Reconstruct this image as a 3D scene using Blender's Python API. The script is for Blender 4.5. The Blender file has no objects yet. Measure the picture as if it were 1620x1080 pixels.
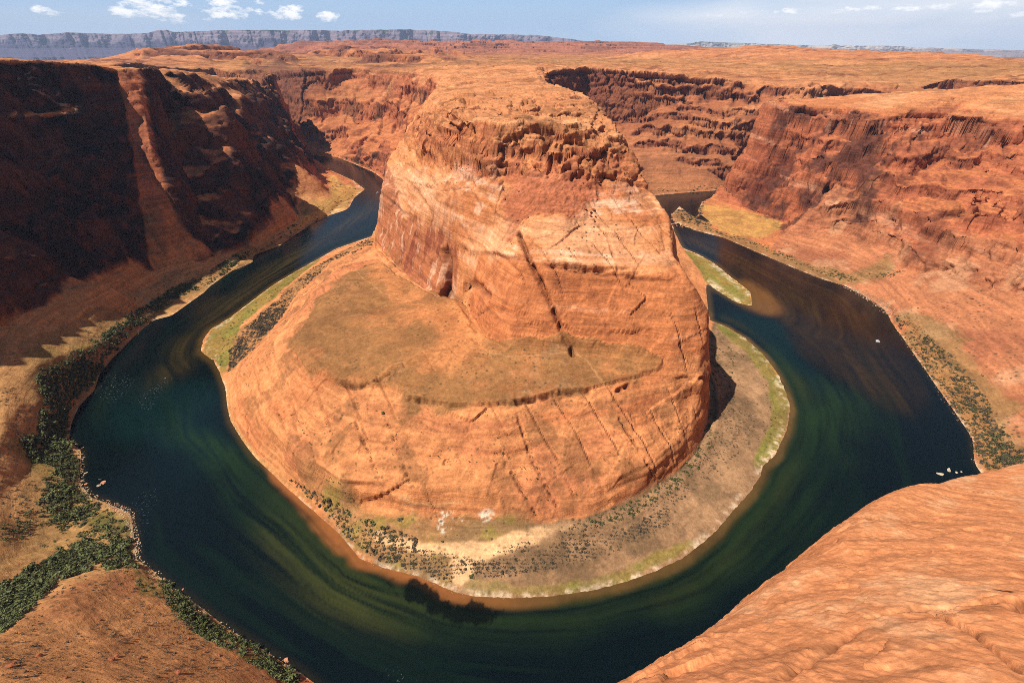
import bpy, math, random, time
import numpy as np
from mathutils import Vector
from mathutils.geometry import delaunay_2d_cdt
T0 = time.time()
scene = bpy.context.scene
col = scene.collection
R = math.radians

# ------------------------------------------------------------------ camera, sky, sun, exposure
CAMZ = 300.0
PITCH = math.atan(464 / 720)
cam_d = bpy.data.cameras.new("camera"); cam = bpy.data.objects.new("camera", cam_d); col.objects.link(cam)
cam_d.sensor_width = 36; cam_d.lens = 16; cam_d.clip_start = 0.05; cam_d.clip_end = 120000
cam.location = (0, 0, CAMZ); cam.rotation_euler = (R(90) - PITCH, 0, 0)
scene.camera = cam
SUN_EL, SUN_FRONT = 58.0, -16.0
S = Vector((-math.cos(R(SUN_EL)) * math.cos(R(SUN_FRONT)), math.cos(R(SUN_EL)) * math.sin(R(SUN_FRONT)), math.sin(R(SUN_EL))))
sun_d = bpy.data.lights.new("sun", 'SUN'); sun = bpy.data.objects.new("sun", sun_d); col.objects.link(sun)
sun_d.energy = 5.0; sun_d.angle = R(0.53); sun_d.color = (1.0, 0.93, 0.82)
sun.rotation_euler = S.to_track_quat('Z', 'Y').to_euler()
sun.location = (0, 0, 900)
scene.view_settings.view_transform = 'Standard'; scene.view_settings.look = 'None'
scene.view_settings.exposure = 0.22; scene.view_settings.gamma = 1; scene.view_settings.use_curve_mapping = False
scene.cycles.max_bounces = 5; scene.cycles.diffuse_bounces = 1; scene.cycles.glossy_bounces = 2
scene.cycles.transparent_max_bounces = 4; scene.cycles.volume_bounces = 0
scene.cycles.use_denoising = False; scene.cycles.filter_width = 0.85

world = bpy.data.worlds.new("World"); scene.world = world; world.use_nodes = True
def build_world():
    nt = world.node_tree; nt.nodes.clear(); N = nt.nodes.new; L = nt.links.new
    out = N('ShaderNodeOutputWorld'); bg = N('ShaderNodeBackground')
    sky = N('ShaderNodeTexSky'); sky.sky_type = 'NISHITA'; sky.sun_disc = False
    sky.sun_elevation = R(SUN_EL); sky.sun_rotation = R(270 + SUN_FRONT); sky.air_density = 1.0; sky.dust_density = 0.6; sky.altitude = 1200
    bg.inputs['Strength'].default_value = 0.06
    tc = N('ShaderNodeTexCoord'); sep = N('ShaderNodeSeparateXYZ'); L(tc.outputs['Generated'], sep.inputs[0])
    def math_(op, a, b=None, c=None, clamp=False):
        m = N('ShaderNodeMath'); m.operation = op; m.use_clamp = clamp
        for i, v in enumerate((a, b, c)):
            if v is None: continue
            if isinstance(v, (int, float)): m.inputs[i].default_value = v
            else: L(v, m.inputs[i])
        return m.outputs[0]
    az = math_('ARCTAN2', sep.outputs[0], sep.outputs[1])       # azimuth, 0 = straight ahead
    el = math_('ARCSINE', sep.outputs[2])
    comb = N('ShaderNodeCombineXYZ'); L(az, comb.inputs[0]); L(math_('MULTIPLY', el, 2.2), comb.inputs[1])
    n1 = N('ShaderNodeTexNoise'); n1.inputs['Scale'].default_value = 34; n1.inputs['Detail'].default_value = 7; n1.inputs['Roughness'].default_value = 0.62
    L(comb.outputs[0], n1.inputs['Vector'])
    n2 = N('ShaderNodeTexNoise'); n2.inputs['Scale'].default_value = 3.2; n2.inputs['Detail'].default_value = 5; n2.inputs['Distortion'].default_value = .4
    cb2 = N('ShaderNodeCombineXYZ'); L(az, cb2.inputs[0]); L(math_('MULTIPLY', el, 5.0), cb2.inputs[1]); L(cb2.outputs[0], n2.inputs['Vector'])
    def puff(a0, e0, sa, se, amp):
        da = math_('DIVIDE', math_('SUBTRACT', az, a0), sa); de = math_('DIVIDE', math_('SUBTRACT', el, e0), se)
        r2 = math_('ADD', math_('MULTIPLY', da, da), math_('MULTIPLY', de, de))
        return math_('MULTIPLY', math_('SUBTRACT', 1.0, r2, clamp=True), amp)
    def ang(px, py):
        u = (px - 810) / 720; v = (py - 540) / 720
        x, y, z = u, math.cos(PITCH) - math.sin(PITCH) * v, -(math.sin(PITCH) + math.cos(PITCH) * v)
        n = math.sqrt(x*x+y*y+z*z); return math.atan2(x, y), math.asin(z / n)
    tot = None
    for (px, py, sx, sy, amp) in [(75, 20, 36, 14, .9), (248, 14, 75, 30, 1.1), (200, 20, 44, 18, .95), (345, 5, 36, 18, .95), (362, 17, 52, 22, 1.05), (410, 5, 14, 9, .75), (412, 22, 18, 10, .8),
                                  (453, 20, 40, 18, 1.1), (514, 28, 30, 15, 1.0), (322, 28, 16, 8, .7), (440, -40, 150, 40, .8), (604, 25, 8, 5, .45),
                                  (1575, 8, 60, 18, .95), (1610, 20, 50, 12, .7), (1455, 12, 120, 9, .7), (1300, 16, 200, 7, .75), (1180, 22, 120, 6, .5), (100, -60, 200, 60, .7)]:
        a0, e0 = ang(px, py); a1, _ = ang(px + sx, py); _, e1 = ang(px, py - sy)
        p = puff(a0, e0, abs(a1 - a0), abs(e1 - e0), amp)
        tot = p if tot is None else math_('MAXIMUM', tot, p)
    cu = math_('MULTIPLY', math_('SUBTRACT', math_('ADD', math_('MULTIPLY', tot, 0.55), math_('MULTIPLY', n1.outputs[0], 2.4)), 1.52), 2.6, clamp=True)
    cu = math_('MULTIPLY', cu, math_('MULTIPLY', tot, 2.5, clamp=True))
    # thin veil over the right of the sky
    a0, e0 = ang(1480, 34); veil = puff(a0, e0, .60, .065, 1.5)
    a0, e0 = ang(150, 45); veil2 = puff(a0, e0, .30, .05, .5)
    veil = math_('MAXIMUM', veil, veil2)
    vn = math_('MULTIPLY', math_('SUBTRACT', math_('MULTIPLY', veil, n2.outputs[0]), .16), 1.9, clamp=True)
    hz = N('ShaderNodeMapRange'); hz.interpolation_type = 'SMOOTHSTEP'; hz.inputs[1].default_value = 0.05; hz.inputs[2].default_value = 0.32; hz.inputs[3].default_value = 1; hz.inputs[4].default_value = 0
    L(el, hz.inputs[0])
    hc = N('ShaderNodeMapRange'); hc.inputs[1].default_value = 0.0; hc.inputs[2].default_value = 0.11; hc.inputs[3].default_value = 0; hc.inputs[4].default_value = 1; L(el, hc.inputs[0])
    hcol = N('ShaderNodeMix'); hcol.data_type = 'RGBA'; L(hc.outputs[0], hcol.inputs['Factor']); hcol.inputs[6].default_value = (9.4, 11.8, 14.0, 1); hcol.inputs[7].default_value = (5.6, 8.9, 13.6, 1)
    base = N('ShaderNodeMix'); base.data_type = 'RGBA'; L(hz.outputs[0], base.inputs['Factor']); L(sky.outputs[0], base.inputs[6]); L(hcol.outputs[2], base.inputs[7])
    mixv = N('ShaderNodeMix'); mixv.data_type = 'RGBA'; L(vn, mixv.inputs['Factor']); L(base.outputs[2], mixv.inputs[6]); mixv.inputs[7].default_value = (15.8, 16.0, 16.2, 1)
    mixc = N('ShaderNodeMix'); mixc.data_type = 'RGBA'; L(cu, mixc.inputs['Factor']); L(mixv.outputs[2], mixc.inputs[6]); mixc.inputs[7].default_value = (21, 20.6, 19.8, 1)
    L(mixc.outputs[2], bg.inputs['Color']); L(bg.outputs[0], out.inputs[0])
build_world()

# ------------------------------------------------------------------ geometry of the view
CP, SP = math.cos(PITCH), math.sin(PITCH)
def ray(px, py):
    u = (px - 810) / 720; v = (py - 540) / 720
    return u, CP - SP * v, -(SP + CP * v)
def P(px, py, z):                    # world point seen at a pixel, at height z
    dx, dy, dz = ray(px, py); t = (z - CAMZ) / dz
    return (dx * t, dy * t, z)
def D(px, py, t):                    # world point seen at a pixel, at depth t
    dx, dy, dz = ray(px, py)
    return (dx * t, dy * t, CAMZ + dz * t)
def W(x, y, z): return (float(x), float(y), float(z))
def PL(z, *pts): return [P(a, b, z) for a, b in pts]

# ------------------------------------------------------------------ noise
def _hash(ix, iy, iz, seed):
    h = (ix.astype(np.uint32) * np.uint32(374761393)) ^ (iy.astype(np.uint32) * np.uint32(668265263)) ^ (iz.astype(np.uint32) * np.uint32(2147483647)) ^ np.uint32(seed * 974711 & 0xffffffff)
    h = (h ^ (h >> np.uint32(13))) * np.uint32(1274126177)
    h = (h ^ (h >> np.uint32(16))) * np.uint32(2246822519)
    return ((h ^ (h >> np.uint32(15))) & np.uint32(0xffffff)).astype(np.float32) / np.float32(8388608.0) - np.float32(1)
def vnoise(x, y, z=None, seed=0):
    x = np.asarray(x, np.float32); y = np.asarray(y, np.float32)
    ix = np.floor(x).astype(np.int64); iy = np.floor(y).astype(np.int64)
    fx = x - ix; fy = y - iy; fx = fx*fx*fx*(fx*(fx*6-15)+10); fy = fy*fy*fy*(fy*(fy*6-15)+10)
    def lay(izz):
        a = _hash(ix, iy, izz, seed); b = _hash(ix+1, iy, izz, seed); c = _hash(ix, iy+1, izz, seed); d = _hash(ix+1, iy+1, izz, seed)
        ab = a + (b-a)*fx; cd = c + (d-c)*fx
        return ab + (cd-ab)*fy
    if z is None: return lay(np.zeros_like(ix))
    z = np.asarray(z, np.float32); iz = np.floor(z).astype(np.int64); fz = z - iz; fz = fz*fz*(3-2*fz)
    p = lay(iz); q = lay(iz+1)
    return p + (q-p)*fz
def fbm(x, y, z=None, seed=0, oct=4, gain=.5, lac=2.03):
    s = 0; a = 1; tot = 0; f = 1
    x = np.asarray(x, np.float32); y = np.asarray(y, np.float32)
    for o in range(oct):
        c_, s_ = math.cos(.7+1.1*o), math.sin(.7+1.1*o)
        s = s + a * vnoise((x*c_-y*s_)*f + 17.3*o, (x*s_+y*c_)*f - 9.1*o, None if z is None else z*f + 3.7*o, seed + o); tot += a; a *= gain; f *= lac
    return s / tot
def ridge(x, y, z=None, seed=0, oct=3):
    s = 0; a = 1; tot = 0; f = 1
    x = np.asarray(x, np.float32); y = np.asarray(y, np.float32)
    x, y = x*.84-y*.54, x*.54+y*.84
    for o in range(oct):
        if o: x, y = x*.6-y*.8, x*.8+y*.6
        s = s + a * (1 - 2*np.abs(vnoise(x*f, y*f, None if z is None else z*f, seed + o))); tot += a; a *= .5; f *= 2.1
    return s / tot
def worley(x, y, z, seed=0):
    x = np.asarray(x, np.float32); y = np.asarray(y, np.float32); z = np.asarray(z, np.float32)
    ix, iy, iz = np.floor(x).astype(np.int64), np.floor(y).astype(np.int64), np.floor(z).astype(np.int64)
    f1 = np.full(x.shape, 9, np.float32); f2 = f1.copy(); cid = np.zeros(x.shape, np.float32)
    for a in (-1,0,1):
        for b in (-1,0,1):
            for c in (-1,0,1):
                jx, jy, jz = ix+a, iy+b, iz+c
                d = (jx+.5+.45*_hash(jx,jy,jz,seed)-x)**2 + (jy+.5+.45*_hash(jx,jy,jz,seed+1)-y)**2 + (jz+.5+.45*_hash(jx,jy,jz,seed+2)-z)**2
                n = d < f1; f2 = np.where(n, f1, np.minimum(f2, d)); cid = np.where(n, _hash(jx,jy,jz,seed+3), cid); f1 = np.where(n, d, f1)
    return np.sqrt(f1), np.sqrt(f2)-np.sqrt(f1), cid
def facets(x, y, z, seed=0):
    """piecewise-flat relief: every cell is its own tilted plane, so its edges break sharply"""
    x = np.asarray(x, np.float32); y = np.asarray(y, np.float32); z = np.asarray(z, np.float32)
    ix, iy, iz = np.floor(x).astype(np.int64), np.floor(y).astype(np.int64), np.floor(z).astype(np.int64)
    f1 = np.full(x.shape, 9, np.float32); h = np.zeros(x.shape, np.float32)
    for a in (-1,0,1):
        for b in (-1,0,1):
            for c in (-1,0,1):
                jx, jy, jz = ix+a, iy+b, iz+c
                dx = jx+.5+.45*_hash(jx,jy,jz,seed)-x; dy = jy+.5+.45*_hash(jx,jy,jz,seed+1)-y; dz = jz+.5+.45*_hash(jx,jy,jz,seed+2)-z
                d = dx*dx+dy*dy+dz*dz; n = d < f1; f1 = np.where(n, d, f1)
                h = np.where(n, dx*_hash(jx,jy,jz,seed+4)+dy*_hash(jx,jy,jz,seed+5)+dz*_hash(jx,jy,jz,seed+6)+.35*_hash(jx,jy,jz,seed+7), h)
    return h
def smooth(a, b, x):
    t = np.clip((x - a) / (b - a), 0, 1); return t*t*(3-2*t)

# ------------------------------------------------------------------ far plateau height
FC = []
for p in [D(1080,82,2600), D(1140,78,2500), D(1200,74.5,2500), D(1270,76,2400), D(1330,81,2200), D(1380,86,2100), D(1430,88,2000), D(1480,87,1900), D(1520,91,1800), D(1560,99,1650), D(1605,113,1450), D(1620,117,1400),
          D(1240,92,1900), D(1140,96,2000), D(1500,115,1350), D(1300,105,1650), D(1400,105,1600), D(1560,125,1250),
          W(1500,4200,235), W(2500,4000,215), W(3200,3000,205), W(2600,1800,195), W(2200,1200,205), W(1500,900,235), W(1300,400,250), W(1300,-200,280), W(3500,1000,190), W(1900,2100,222),
          W(1700,6000,230), W(4000,5000,200),
          W(900,3300,242), W(300,3200,243), W(300,2500,240), W(600,2600,236), W(0,2200,240), W(-400,2500,238), W(-900,2300,232),
          D(400,82,4200), D(450,78,4600), D(560,66,5200), D(620,66,5600), D(680,62,5600), D(740,67,5600), D(800,73,5200), D(840,66,6000), D(900,72,6000), D(940,66,5800), D(985,67,5800), D(1030,71,6500), D(1060,74,7000), D(520,74,4600),
          D(700,84,3800), D(600,84,3700), D(800,86,3700), D(250,80,2800), D(285,78,2700), D(330,84,2600), D(380,95,2300), D(480,90,3000), D(190,92,2300), D(130,92,2500), D(60,92,2500),
          W(-1400,1500,262), W(-1500,700,285), W(-1300,200,290), W(-2500,1500,245), W(-2300,2600,205), W(-3500,3500,170), W(-2200,4200,215), W(-5000,6000,120), W(-1000,7000,215), W(-3000,8000,150), W(-8000,9000,100), W(1000,8500,230), W(3000,9000,210),
          W(-1200,-600,292), W(0,-400,297), W(1200,-900,290)]:
    FC.append(p)
FC = np.array(FC)
def Ffar(x, y):
    x = np.asarray(x, np.float64); y = np.asarray(y, np.float64)
    num = np.zeros(x.shape); den = np.zeros(x.shape)
    wx = x + 160*vnoise(x/700, y/700, seed=91); wy = y + 160*vnoise(x/700, y/700, seed=92)
    for cx, cy, cz in FC:
        rr = math.hypot(cx, cy)
        w = 1.0 / (((wx-cx)**2 + (wy-cy)**2) / (rr*rr*.04) + .03)**2
        num += w*cz; den += w
    z = num/den
    r = np.sqrt(x*x + y*y)
    hill = smooth(2600, 5200, r) * smooth(9500, 7000, r)
    z = z + hill * (46*ridge(x/700, y/900, seed=5, oct=5) + 16*fbm(x/160, y/160, seed=7)) * smooth(7.0, 0.5, x/1000+3) * smooth(-3200, -1400, x)
    z = z + 5*fbm(x/260, y/260, seed=11, oct=4) + smooth(1600, 2400, r)*9*fbm(x/420, y/300, seed=13)
    hs_ = 26.0; zq = (z + 8*fbm(x/300, y/300, seed=16))/hs_; kq = np.floor(zq); zt = (kq + smooth(.42,.58, zq-kq))*hs_
    z = z*(1-.75*hill) + zt*.75*hill
    z = z + 34*smooth(.02,.2,fbm(x/330, y/210, seed=17, oct=4))*smooth(-150,-450,x)*smooth(2150,2350,y)*smooth(4200,3400,y)*smooth(-.76,-.66,x/np.maximum(y,1))
    z = z - 120*smooth(6500, 9500, r) - 75*smooth(3000, 5500, r)*smooth(-.40,-.58,x/np.maximum(y,1))
    # slickrock benches
    st = 3.4; zz = z + 2.0*fbm(x/90, y/90, seed=15)
    k = np.floor(zz/st); f = zz/st - k
    return (k + smooth(.25, .75, f))*st
# ------------------------------------------------------------------ breaklines of the canyon (near terrain)
X0, X1, Y0, Y1 = -1150.0, 1250.0, -160.0, 2150.0
lines = []
def Ln(*pts, closed=False): lines.append((list(pts), closed))
# left outer bank, far to near, then below the overlook, then the right outer bank
outer = [W(-1150,1640,0), W(-900,1620,0), W(-730,1590,0), P(500,253,0), P(520,268,0), P(560,286,0), P(578,299,0), P(560,313,0), P(540,322,0), P(518,342,0), P(495,352,0), P(470,369,0), P(443,388,0), P(400,402,0), P(367,428,0), P(333,452,0), P(283,473,0),
         P(240,507,0), P(200,540,0), P(173,567,0), P(153,593,0), P(147,620,0), P(120,640,0), P(107,670,0), P(103,697,0), P(127,715,0), P(127,732,0), P(123,763,0), P(143,787,0), P(173,797,0), P(207,812,0), P(213,853,0), P(215,887,0), P(240,903,0), P(267,927,0), P(300,950,0),
         P(347,987,0), P(400,1020,0), P(473,1066,0), W(-100,104,0), W(-40,85,0), W(60,76,0), W(160,86,0), W(260,118,0), W(340,165,0), W(385,225,0),
         P(1545,735,0), P(1540,693,0), P(1513,653,0), P(1480,607,0), P(1457,573,0), P(1430,533,0), P(1413,510,0), P(1413,497,0), P(1393,483,0), P(1367,467,0), P(1340,453,0), P(1297,440,0), P(1247,420,0), P(1193,397,0), P(1147,377,0), P(1097,364,0), P(1068,350,0), P(1063,338,0), P(1075,325,0), P(1110,320,0), P(1133,317,0),
         W(500,1105,0), W(560,1160,0), W(640,1218,0), W(740,1265,0), W(900,1275,0), W(1250,1260,0)]
inner = [W(-1150,1840,0), W(-900,1790,0), W(-760,1740,0), P(500,238,0), P(530,247,0), P(560,258,0), P(590,271,0), P(606,282,0), W(-315,1200,0), W(-285,1080,0), W(-272,950,0), P(594,372,0), P(533,393,0), P(467,430,0), P(433,450,0), P(367,500,0), P(333,520,0), P(320,537,0), P(317,557,0), P(340,573,0), P(350,590,0), P(360,617,0), P(363,640,0), P(370,667,0), P(387,693,0), P(410,723,0),
         P(443,750,0), P(467,770,0), P(500,800,0), P(533,837,0), P(547,853,0), P(573,885,0), P(607,897,0), P(657,910,0), P(690,923,0), P(720,937,0), P(747,943,0), P(807,946,0), P(873,944,0), P(940,934,0), P(990,921,0), P(1040,903,0), P(1080,884,0), P(1097,872,0), P(1130,845,0), P(1157,812,0), P(1187,779,0), P(1203,755,0), P(1209,737,0), P(1227,720,0), P(1247,677,0), P(1251,647,0),
         P(1243,617,0), P(1230,590,0), P(1207,560,0), P(1177,533,0), P(1147,516,0), P(1123,507,0), P(1117,448,0), P(1140,464,0), P(1167,480,0), P(1190,484,0), P(1187,461,0), P(1160,440,0), P(1133,418,0), P(1105,402,0), P(1080,392,0), W(318,875,0), W(326,980,0), P(1035,309,0), P(1080,305,0), P(1133,301,0), W(570,1205,0), W(640,1270,0), W(740,1322,0), W(900,1332,0), W(1250,1310,0)]
Ln(*outer); Ln(*inner)
# river bed
Ln(W(-1150,1740,-7), W(-900,1705,-7), P(520,256,-7), P(575,284,-7), W(-330,1120,-7), P(560,345,-7), P(520,368,-7), P(430,412,-7), P(350,465,-7), P(270,530,-8), P(215,590,-9), P(200,680,-9), P(260,780,-9), P(320,880,-9), P(430,970,-9), P(580,1040,-9), P(800,1055,-8), P(1000,1000,-8), P(1150,930,-8), P(1270,850,-8), P(1380,740,-8), P(1400,640,-8), P(1360,560,-7), P(1280,480,-7), P(1180,415,-7), P(1080,375,-7), W(385,930,-7), W(400,1100,-7), P(1090,312,-6), W(500,1130,-6), W(640,1245,-7), W(740,1295,-7), W(900,1305,-7), W(1250,1285,-7))
# left promontory and left wall
Ln(W(-1150,1450,215), W(-950,1460,215), D(400,127,1270), D(414,131,1300), D(426,151,1330), D(442,192,1390), D(462,222,1450), W(-690,1560,12))
Ln(W(-605,270,291), W(-632,350,291), W(-662,430,291), W(-650,480,291), W(-636,560,291), W(-632,610,291), D(0,90,562), D(60,93,588), D(100,97,612), D(140,100,640), D(183,104,670), D(222,110,690), D(250,112,790), D(300,114,880), D(350,121,1050), D(400,126.5,1230))
Ln(W(-552,250,85), P(0,520,62), P(60,480,62), P(100,460,62), P(150,440,62), P(195,415,54), P(232,423,34), P(270,425,24), P(305,420,20), P(345,402,16), P(372,418,6))
Ln(P(372,418,6), P(400,392,10), P(438,368,8), P(475,345,12), P(500,330,14), P(522,310,14), P(505,275,12), P(488,250,14), W(-740,1575,12))
Ln(D(345,170,800), D(360,220,800), D(378,275,800), D(398,335,815))       # lit buttress
Ln(D(398,168,1010), D(420,215,1010), D(440,262,1000), D(455,310,985), D(470,345,950))
# fin
Ln(D(222,110,690), D(233,180,680), D(243,240,672), D(262,310,684), D(290,370,702), P(340,402,16))
Ln(D(183,104,670), D(207,215,672), P(232,423,34))
Ln(D(250,112,790), D(275,240,760), D(310,340,750), P(378,396,14))
# left talus
Ln(P(0,610,47), P(60,580,40), P(120,520,30), P(190,470,22), P(260,440,16), P(330,428,9))
Ln(P(0,700,38), P(60,650,24), P(110,600,16), P(160,545,16), P(230,490,10), P(300,455,8))
Ln(P(0,800,26), P(50,740,16), P(80,690,10), P(100,640,9), P(140,588,8))
Ln(P(0,900,30), P(60,850,12), P(120,800,5), P(100,750,6))
Ln(P(0,985,42), P(30,945,32), P(75,905,20), P(130,870,10), P(190,850,3))
Ln(P(0,1010,60), P(60,960,45), P(120,925,30), P(190,900,13), P(225,915,5))
Ln(P(0,1080,82), P(100,1040,60), P(200,1000,34), P(280,975,16), P(335,1000,5))
Ln(P(200,1080,62), P(300,1050,32), P(400,1045,8))
Ln(W(-560,110,130), W(-420,110,120), W(-300,70,112), W(-180,55,90), W(-80,48,60), W(20,44,45), W(120,50,45), W(240,80,45), W(350,110,50), W(450,190,55), W(520,280,58))
Ln(W(-605,270,291), W(-600,150,292), W(-540,40,292), W(-430,0,292), W(-300,-20,292), W(-150,-12,292), W(-30,-8,291), W(10,-7,286), W(60,-4,280), W(160,0,276), W(300,20,272), W(450,80,268), W(620,160,262), W(800,280,256), W(930,480,246), W(900,620,228), D(1620,185,705), D(1560,186,715), D(1500,184,735), D(1450,190,740), D(1400,186,775), D(1360,176,815), D(1320,171,860), D(1250,167,905), D(1225,155,940), D(1212,150,960), W(620,1095,211), W(760,1140,212), W(1000,1140,214), W(1250,1130,214))
# right promontory left edge, its foot, middle tier of the right wall
Ln(D(1212,150,960), D(1204,195,985), D(1180,235,1003), D(1156,265,1020), D(1143,290,1037), P(1137,314,5))
Ln(P(1137,314,5), W(505,1085,20), W(560,1130,60), W(700,1195,70), W(900,1220,70), W(1250,1215,70))
Ln(P(1137,314,5), P(1180,331,5), P(1250,354,10), P(1300,352,24), P(1345,372,36), P(1400,398,40), P(1440,432,28), P(1490,425,44), P(1560,462,46), P(1620,470,52), W(660,400,66), W(620,320,62), W(520,280,58))
Ln(D(1300,262,840), D(1360,292,760), D(1420,320,705), D(1475,352,650), D(1540,342,618), D(1600,340,600), W(740,470,125), W(720,360,130), W(640,240,140), W(500,160,140))
Ln(D(1330,222,850), D(1400,235,800), D(1500,240,745), D(1620,245,690), W(840,560,170), W(820,400,180), W(700,230,185))
Ln(P(1100,345,5), P(1150,355,6), P(1220,385,8), P(1300,418,8), P(1380,445,10), P(1430,480,14), P(1480,530,18), P(1550,600,14), P(1600,680,12), P(1640,740,14), W(470,200,25))
Ln(P(1460,460,26), P(1540,500,34), P(1620,560,38), P(1700,620,40))
# far wall right of the butte, alcove
Ln(D(862,124,1015), D(858,117,1150), D(868,112.5,1250), D(930,107.5,1400), D(990,110,1440), D(1003,113,1330), D(1040,115,1304), D(1100,122,1296), D(1165,128,1276), D(1225,131,1268), D(1300,136,1232), W(1000,1450,214), W(1250,1480,214))
Ln(D(1002,160,1328), D(1060,167,1308), D(1100,165,1300), D(1160,161,1278), D(1215,150,1266), W(800,1400,190), W(1250,1420,180))
Ln(W(128,1000,140), W(135,1180,120), W(165,1380,70), W(235,1500,66), D(975,205,1370), D(996,212,1350), D(1004,190,1280), D(1050,188,1240), D(1100,186,1224), D(1160,188,1208), D(1195,186,1212), W(760,1385,150), W(1250,1385,140))
Ln(W(190,900,60), W(215,1080,50), W(250,1290,48), D(1010,230,1235), D(1060,225,1226), D(1100,222,1214), D(1160,218,1203), W(760,1355,85), W(1250,1350,85))
Ln(D(1050,236,1196), D(1085,240,1190), D(1112,238,1188), D(1168,240,1178))
Ln(D(1012,258,1172), D(1060,250,1180), D(1085,262,1175), D(1112,266,1168), D(1165,268,1158), W(760,1338,35), W(1250,1332,30))
# far wall left of the butte
Ln(W(-1150,2050,230), W(-900,2000,232), P(425,119,234), P(480,110,236), P(560,108,238), P(640,112,238), P(690,117,238), D(704,121,1180), P(690,140,225), P(666,165,207), P(650,200,184), P(632,228,163), P(612,256,140), P(602,300,118))
Ln(W(-1150,1960,80), W(-900,1880,70), W(-800,1830,50), D(455,205,1660), D(520,215,1600), D(590,205,1520), D(640,195,1400), W(-225,1230,120), W(-212,1100,140))
Ln(W(-900,1830,25), P(500,232,14), P(560,246,20), P(610,240,55), W(-275,1230,70), W(-268,1120,60), W(-262,1000,60), W(-255,900,60))
# butte: foot, platform, tiers
Ln(P(598,382,6), P(535,405,8), P(492,440,9), P(462,478,9), P(430,520,9), P(392,562,8), P(366,592,5))
Ln(P(366,592,5), P(364,620,3), P(366,645,3), P(374,668,3), P(392,694,3), P(415,722,3), P(447,748,3), P(475,768,4), P(510,795,6), P(560,812,7), P(650,820,8), P(750,830,8), P(850,838,8), P(930,828,8), P(1000,798,7), P(1060,757,6), P(1100,717,6), P(1118,662,6), P(1117,620,6), P(1112,590,6), W(212,430,7), W(228,500,7), W(243,560,8), W(262,650,9), W(268,760,9), W(290,880,9), W(300,1000,10), W(318,1090,10))
Ln(P(590,392,26), P(545,418,40), P(505,455,50), P(478,500,52), P(458,540,55), P(478,572,58), P(530,602,60), P(565,614,61), P(600,612,60), P(650,628,60), P(700,639,60), P(760,644,60), P(800,642,60), P(860,630,61), P(930,620,62), P(975,612,62), P(1005,602,62), P(1060,598,61), P(1108,594,60))
Ln(P(410,560,34), P(408,600,32), P(425,650,30), P(470,715,30), P(540,760,30), P(640,770,29), P(750,775,28), P(850,780,28), P(950,765,29), P(1030,730,31), P(1080,690,32), P(1112,650,30))
Ln(P(598,394,32), P(630,424,42), P(690,467,52), P(717,467,54), P(735,480,56), P(748,515,60), P(762,545,63), P(800,560,65), P(850,564,66), P(900,567,67), P(960,574,67), P(1020,583,66), P(1060,590,65), P(1108,592,63))
Ln(P(480,500,53), P(560,500,57), P(640,500,59), P(700,540,61), P(745,545,62))
Ln(P(602,300,118), D(606,318,700), D(640,345,620), D(700,378,535), D(728,400,500), D(755,398,478), D(790,404,440), D(830,411,412), D(870,418,404), D(920,426,402), D(980,431,402), D(1050,437,400), D(1062,405,418), D(1061,360,440), D(1060,345,446))
Ln(D(1050,437,400), D(1085,442,400), D(1122,492,410), D(1122,530,402), D(1112,562,397), D(1108,592,395))
Ln(D(1060,345,446), D(1035,305,462), P(1025,298,178), P(1004,250,203), P(985,222,213), P(962,190,224), P(946,166,231), P(930,151,235), P(900,140,238), P(870,131,241), D(862,124,1015))
Ln(P(602,300,118), D(640,300,650), D(720,312,500), D(800,330,455), D(850,340,437), D(920,330,440), D(1000,318,455), D(1035,305,462))
Ln(P(612,256,140), P(650,255,162), P(720,270,180), P(780,275,190), P(850,268,197), P(900,275,194), P(950,290,185), P(1025,298,178))
Ln(P(650,200,184), P(672,180,215), P(695,176,228), P(720,188,232), P(780,192,236), P(850,186,239), P(900,192,237), P(945,196,232), P(962,190,224))
Ln(P(690,140,225), P(705,150,236), P(760,150,240), P(850,150,240), P(920,156,235))
Ln(P(1095,405,1.2), P(1125,432,1.3), P(1150,450,1.2), P(1175,470,1.0))
Ln(P(1085,335,1.5), P(1110,335,2.0), P(1100,350,2.0))
Ln(P(545,330,1.2), P(562,305,1.5))
Ln(P(1122,475,-2.5), P(1140,488,-3), P(1165,500,-3))
Ln(P(1050,312,-2), P(1052,322,-2), P(1056,338,-2.5))
Ln(P(350,530,1.5), P(400,480,2.0), P(460,440,2.5))
for x in np.arange(X0, X1 + 1, 120.0):
    for y in (Y0, Y1): lines.append(([W(x, y, float(Ffar(np.array([x]), np.array([y]))[0]))], False))
for y in np.arange(Y0, Y1 + 1, 110.0):
    if not (1560 < y < 2020): lines.append(([W(X0, y, float(Ffar(np.array([X0]), np.array([y]))[0]))], False))
    if not (1050 < y < 1520): lines.append(([W(X1, y, float(Ffar(np.array([X1]), np.array([y]))[0]))], False))
for (x, y) in [(X0,1400),(X0,2100),(X1,1000),(X1,1560),(-900,600),(-900,1000),(-900,300),(-900,0),(1050,700),(1100,300),(800,0),(300,-100),(-300,-100),(0,1700),(300,1800),(800,1800),(-300,1900),(50,1500),(900,900),(1100,1000)]:
    lines.append(([W(x, y, float(Ffar(np.array([x]), np.array([y]))[0]))], False))

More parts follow.
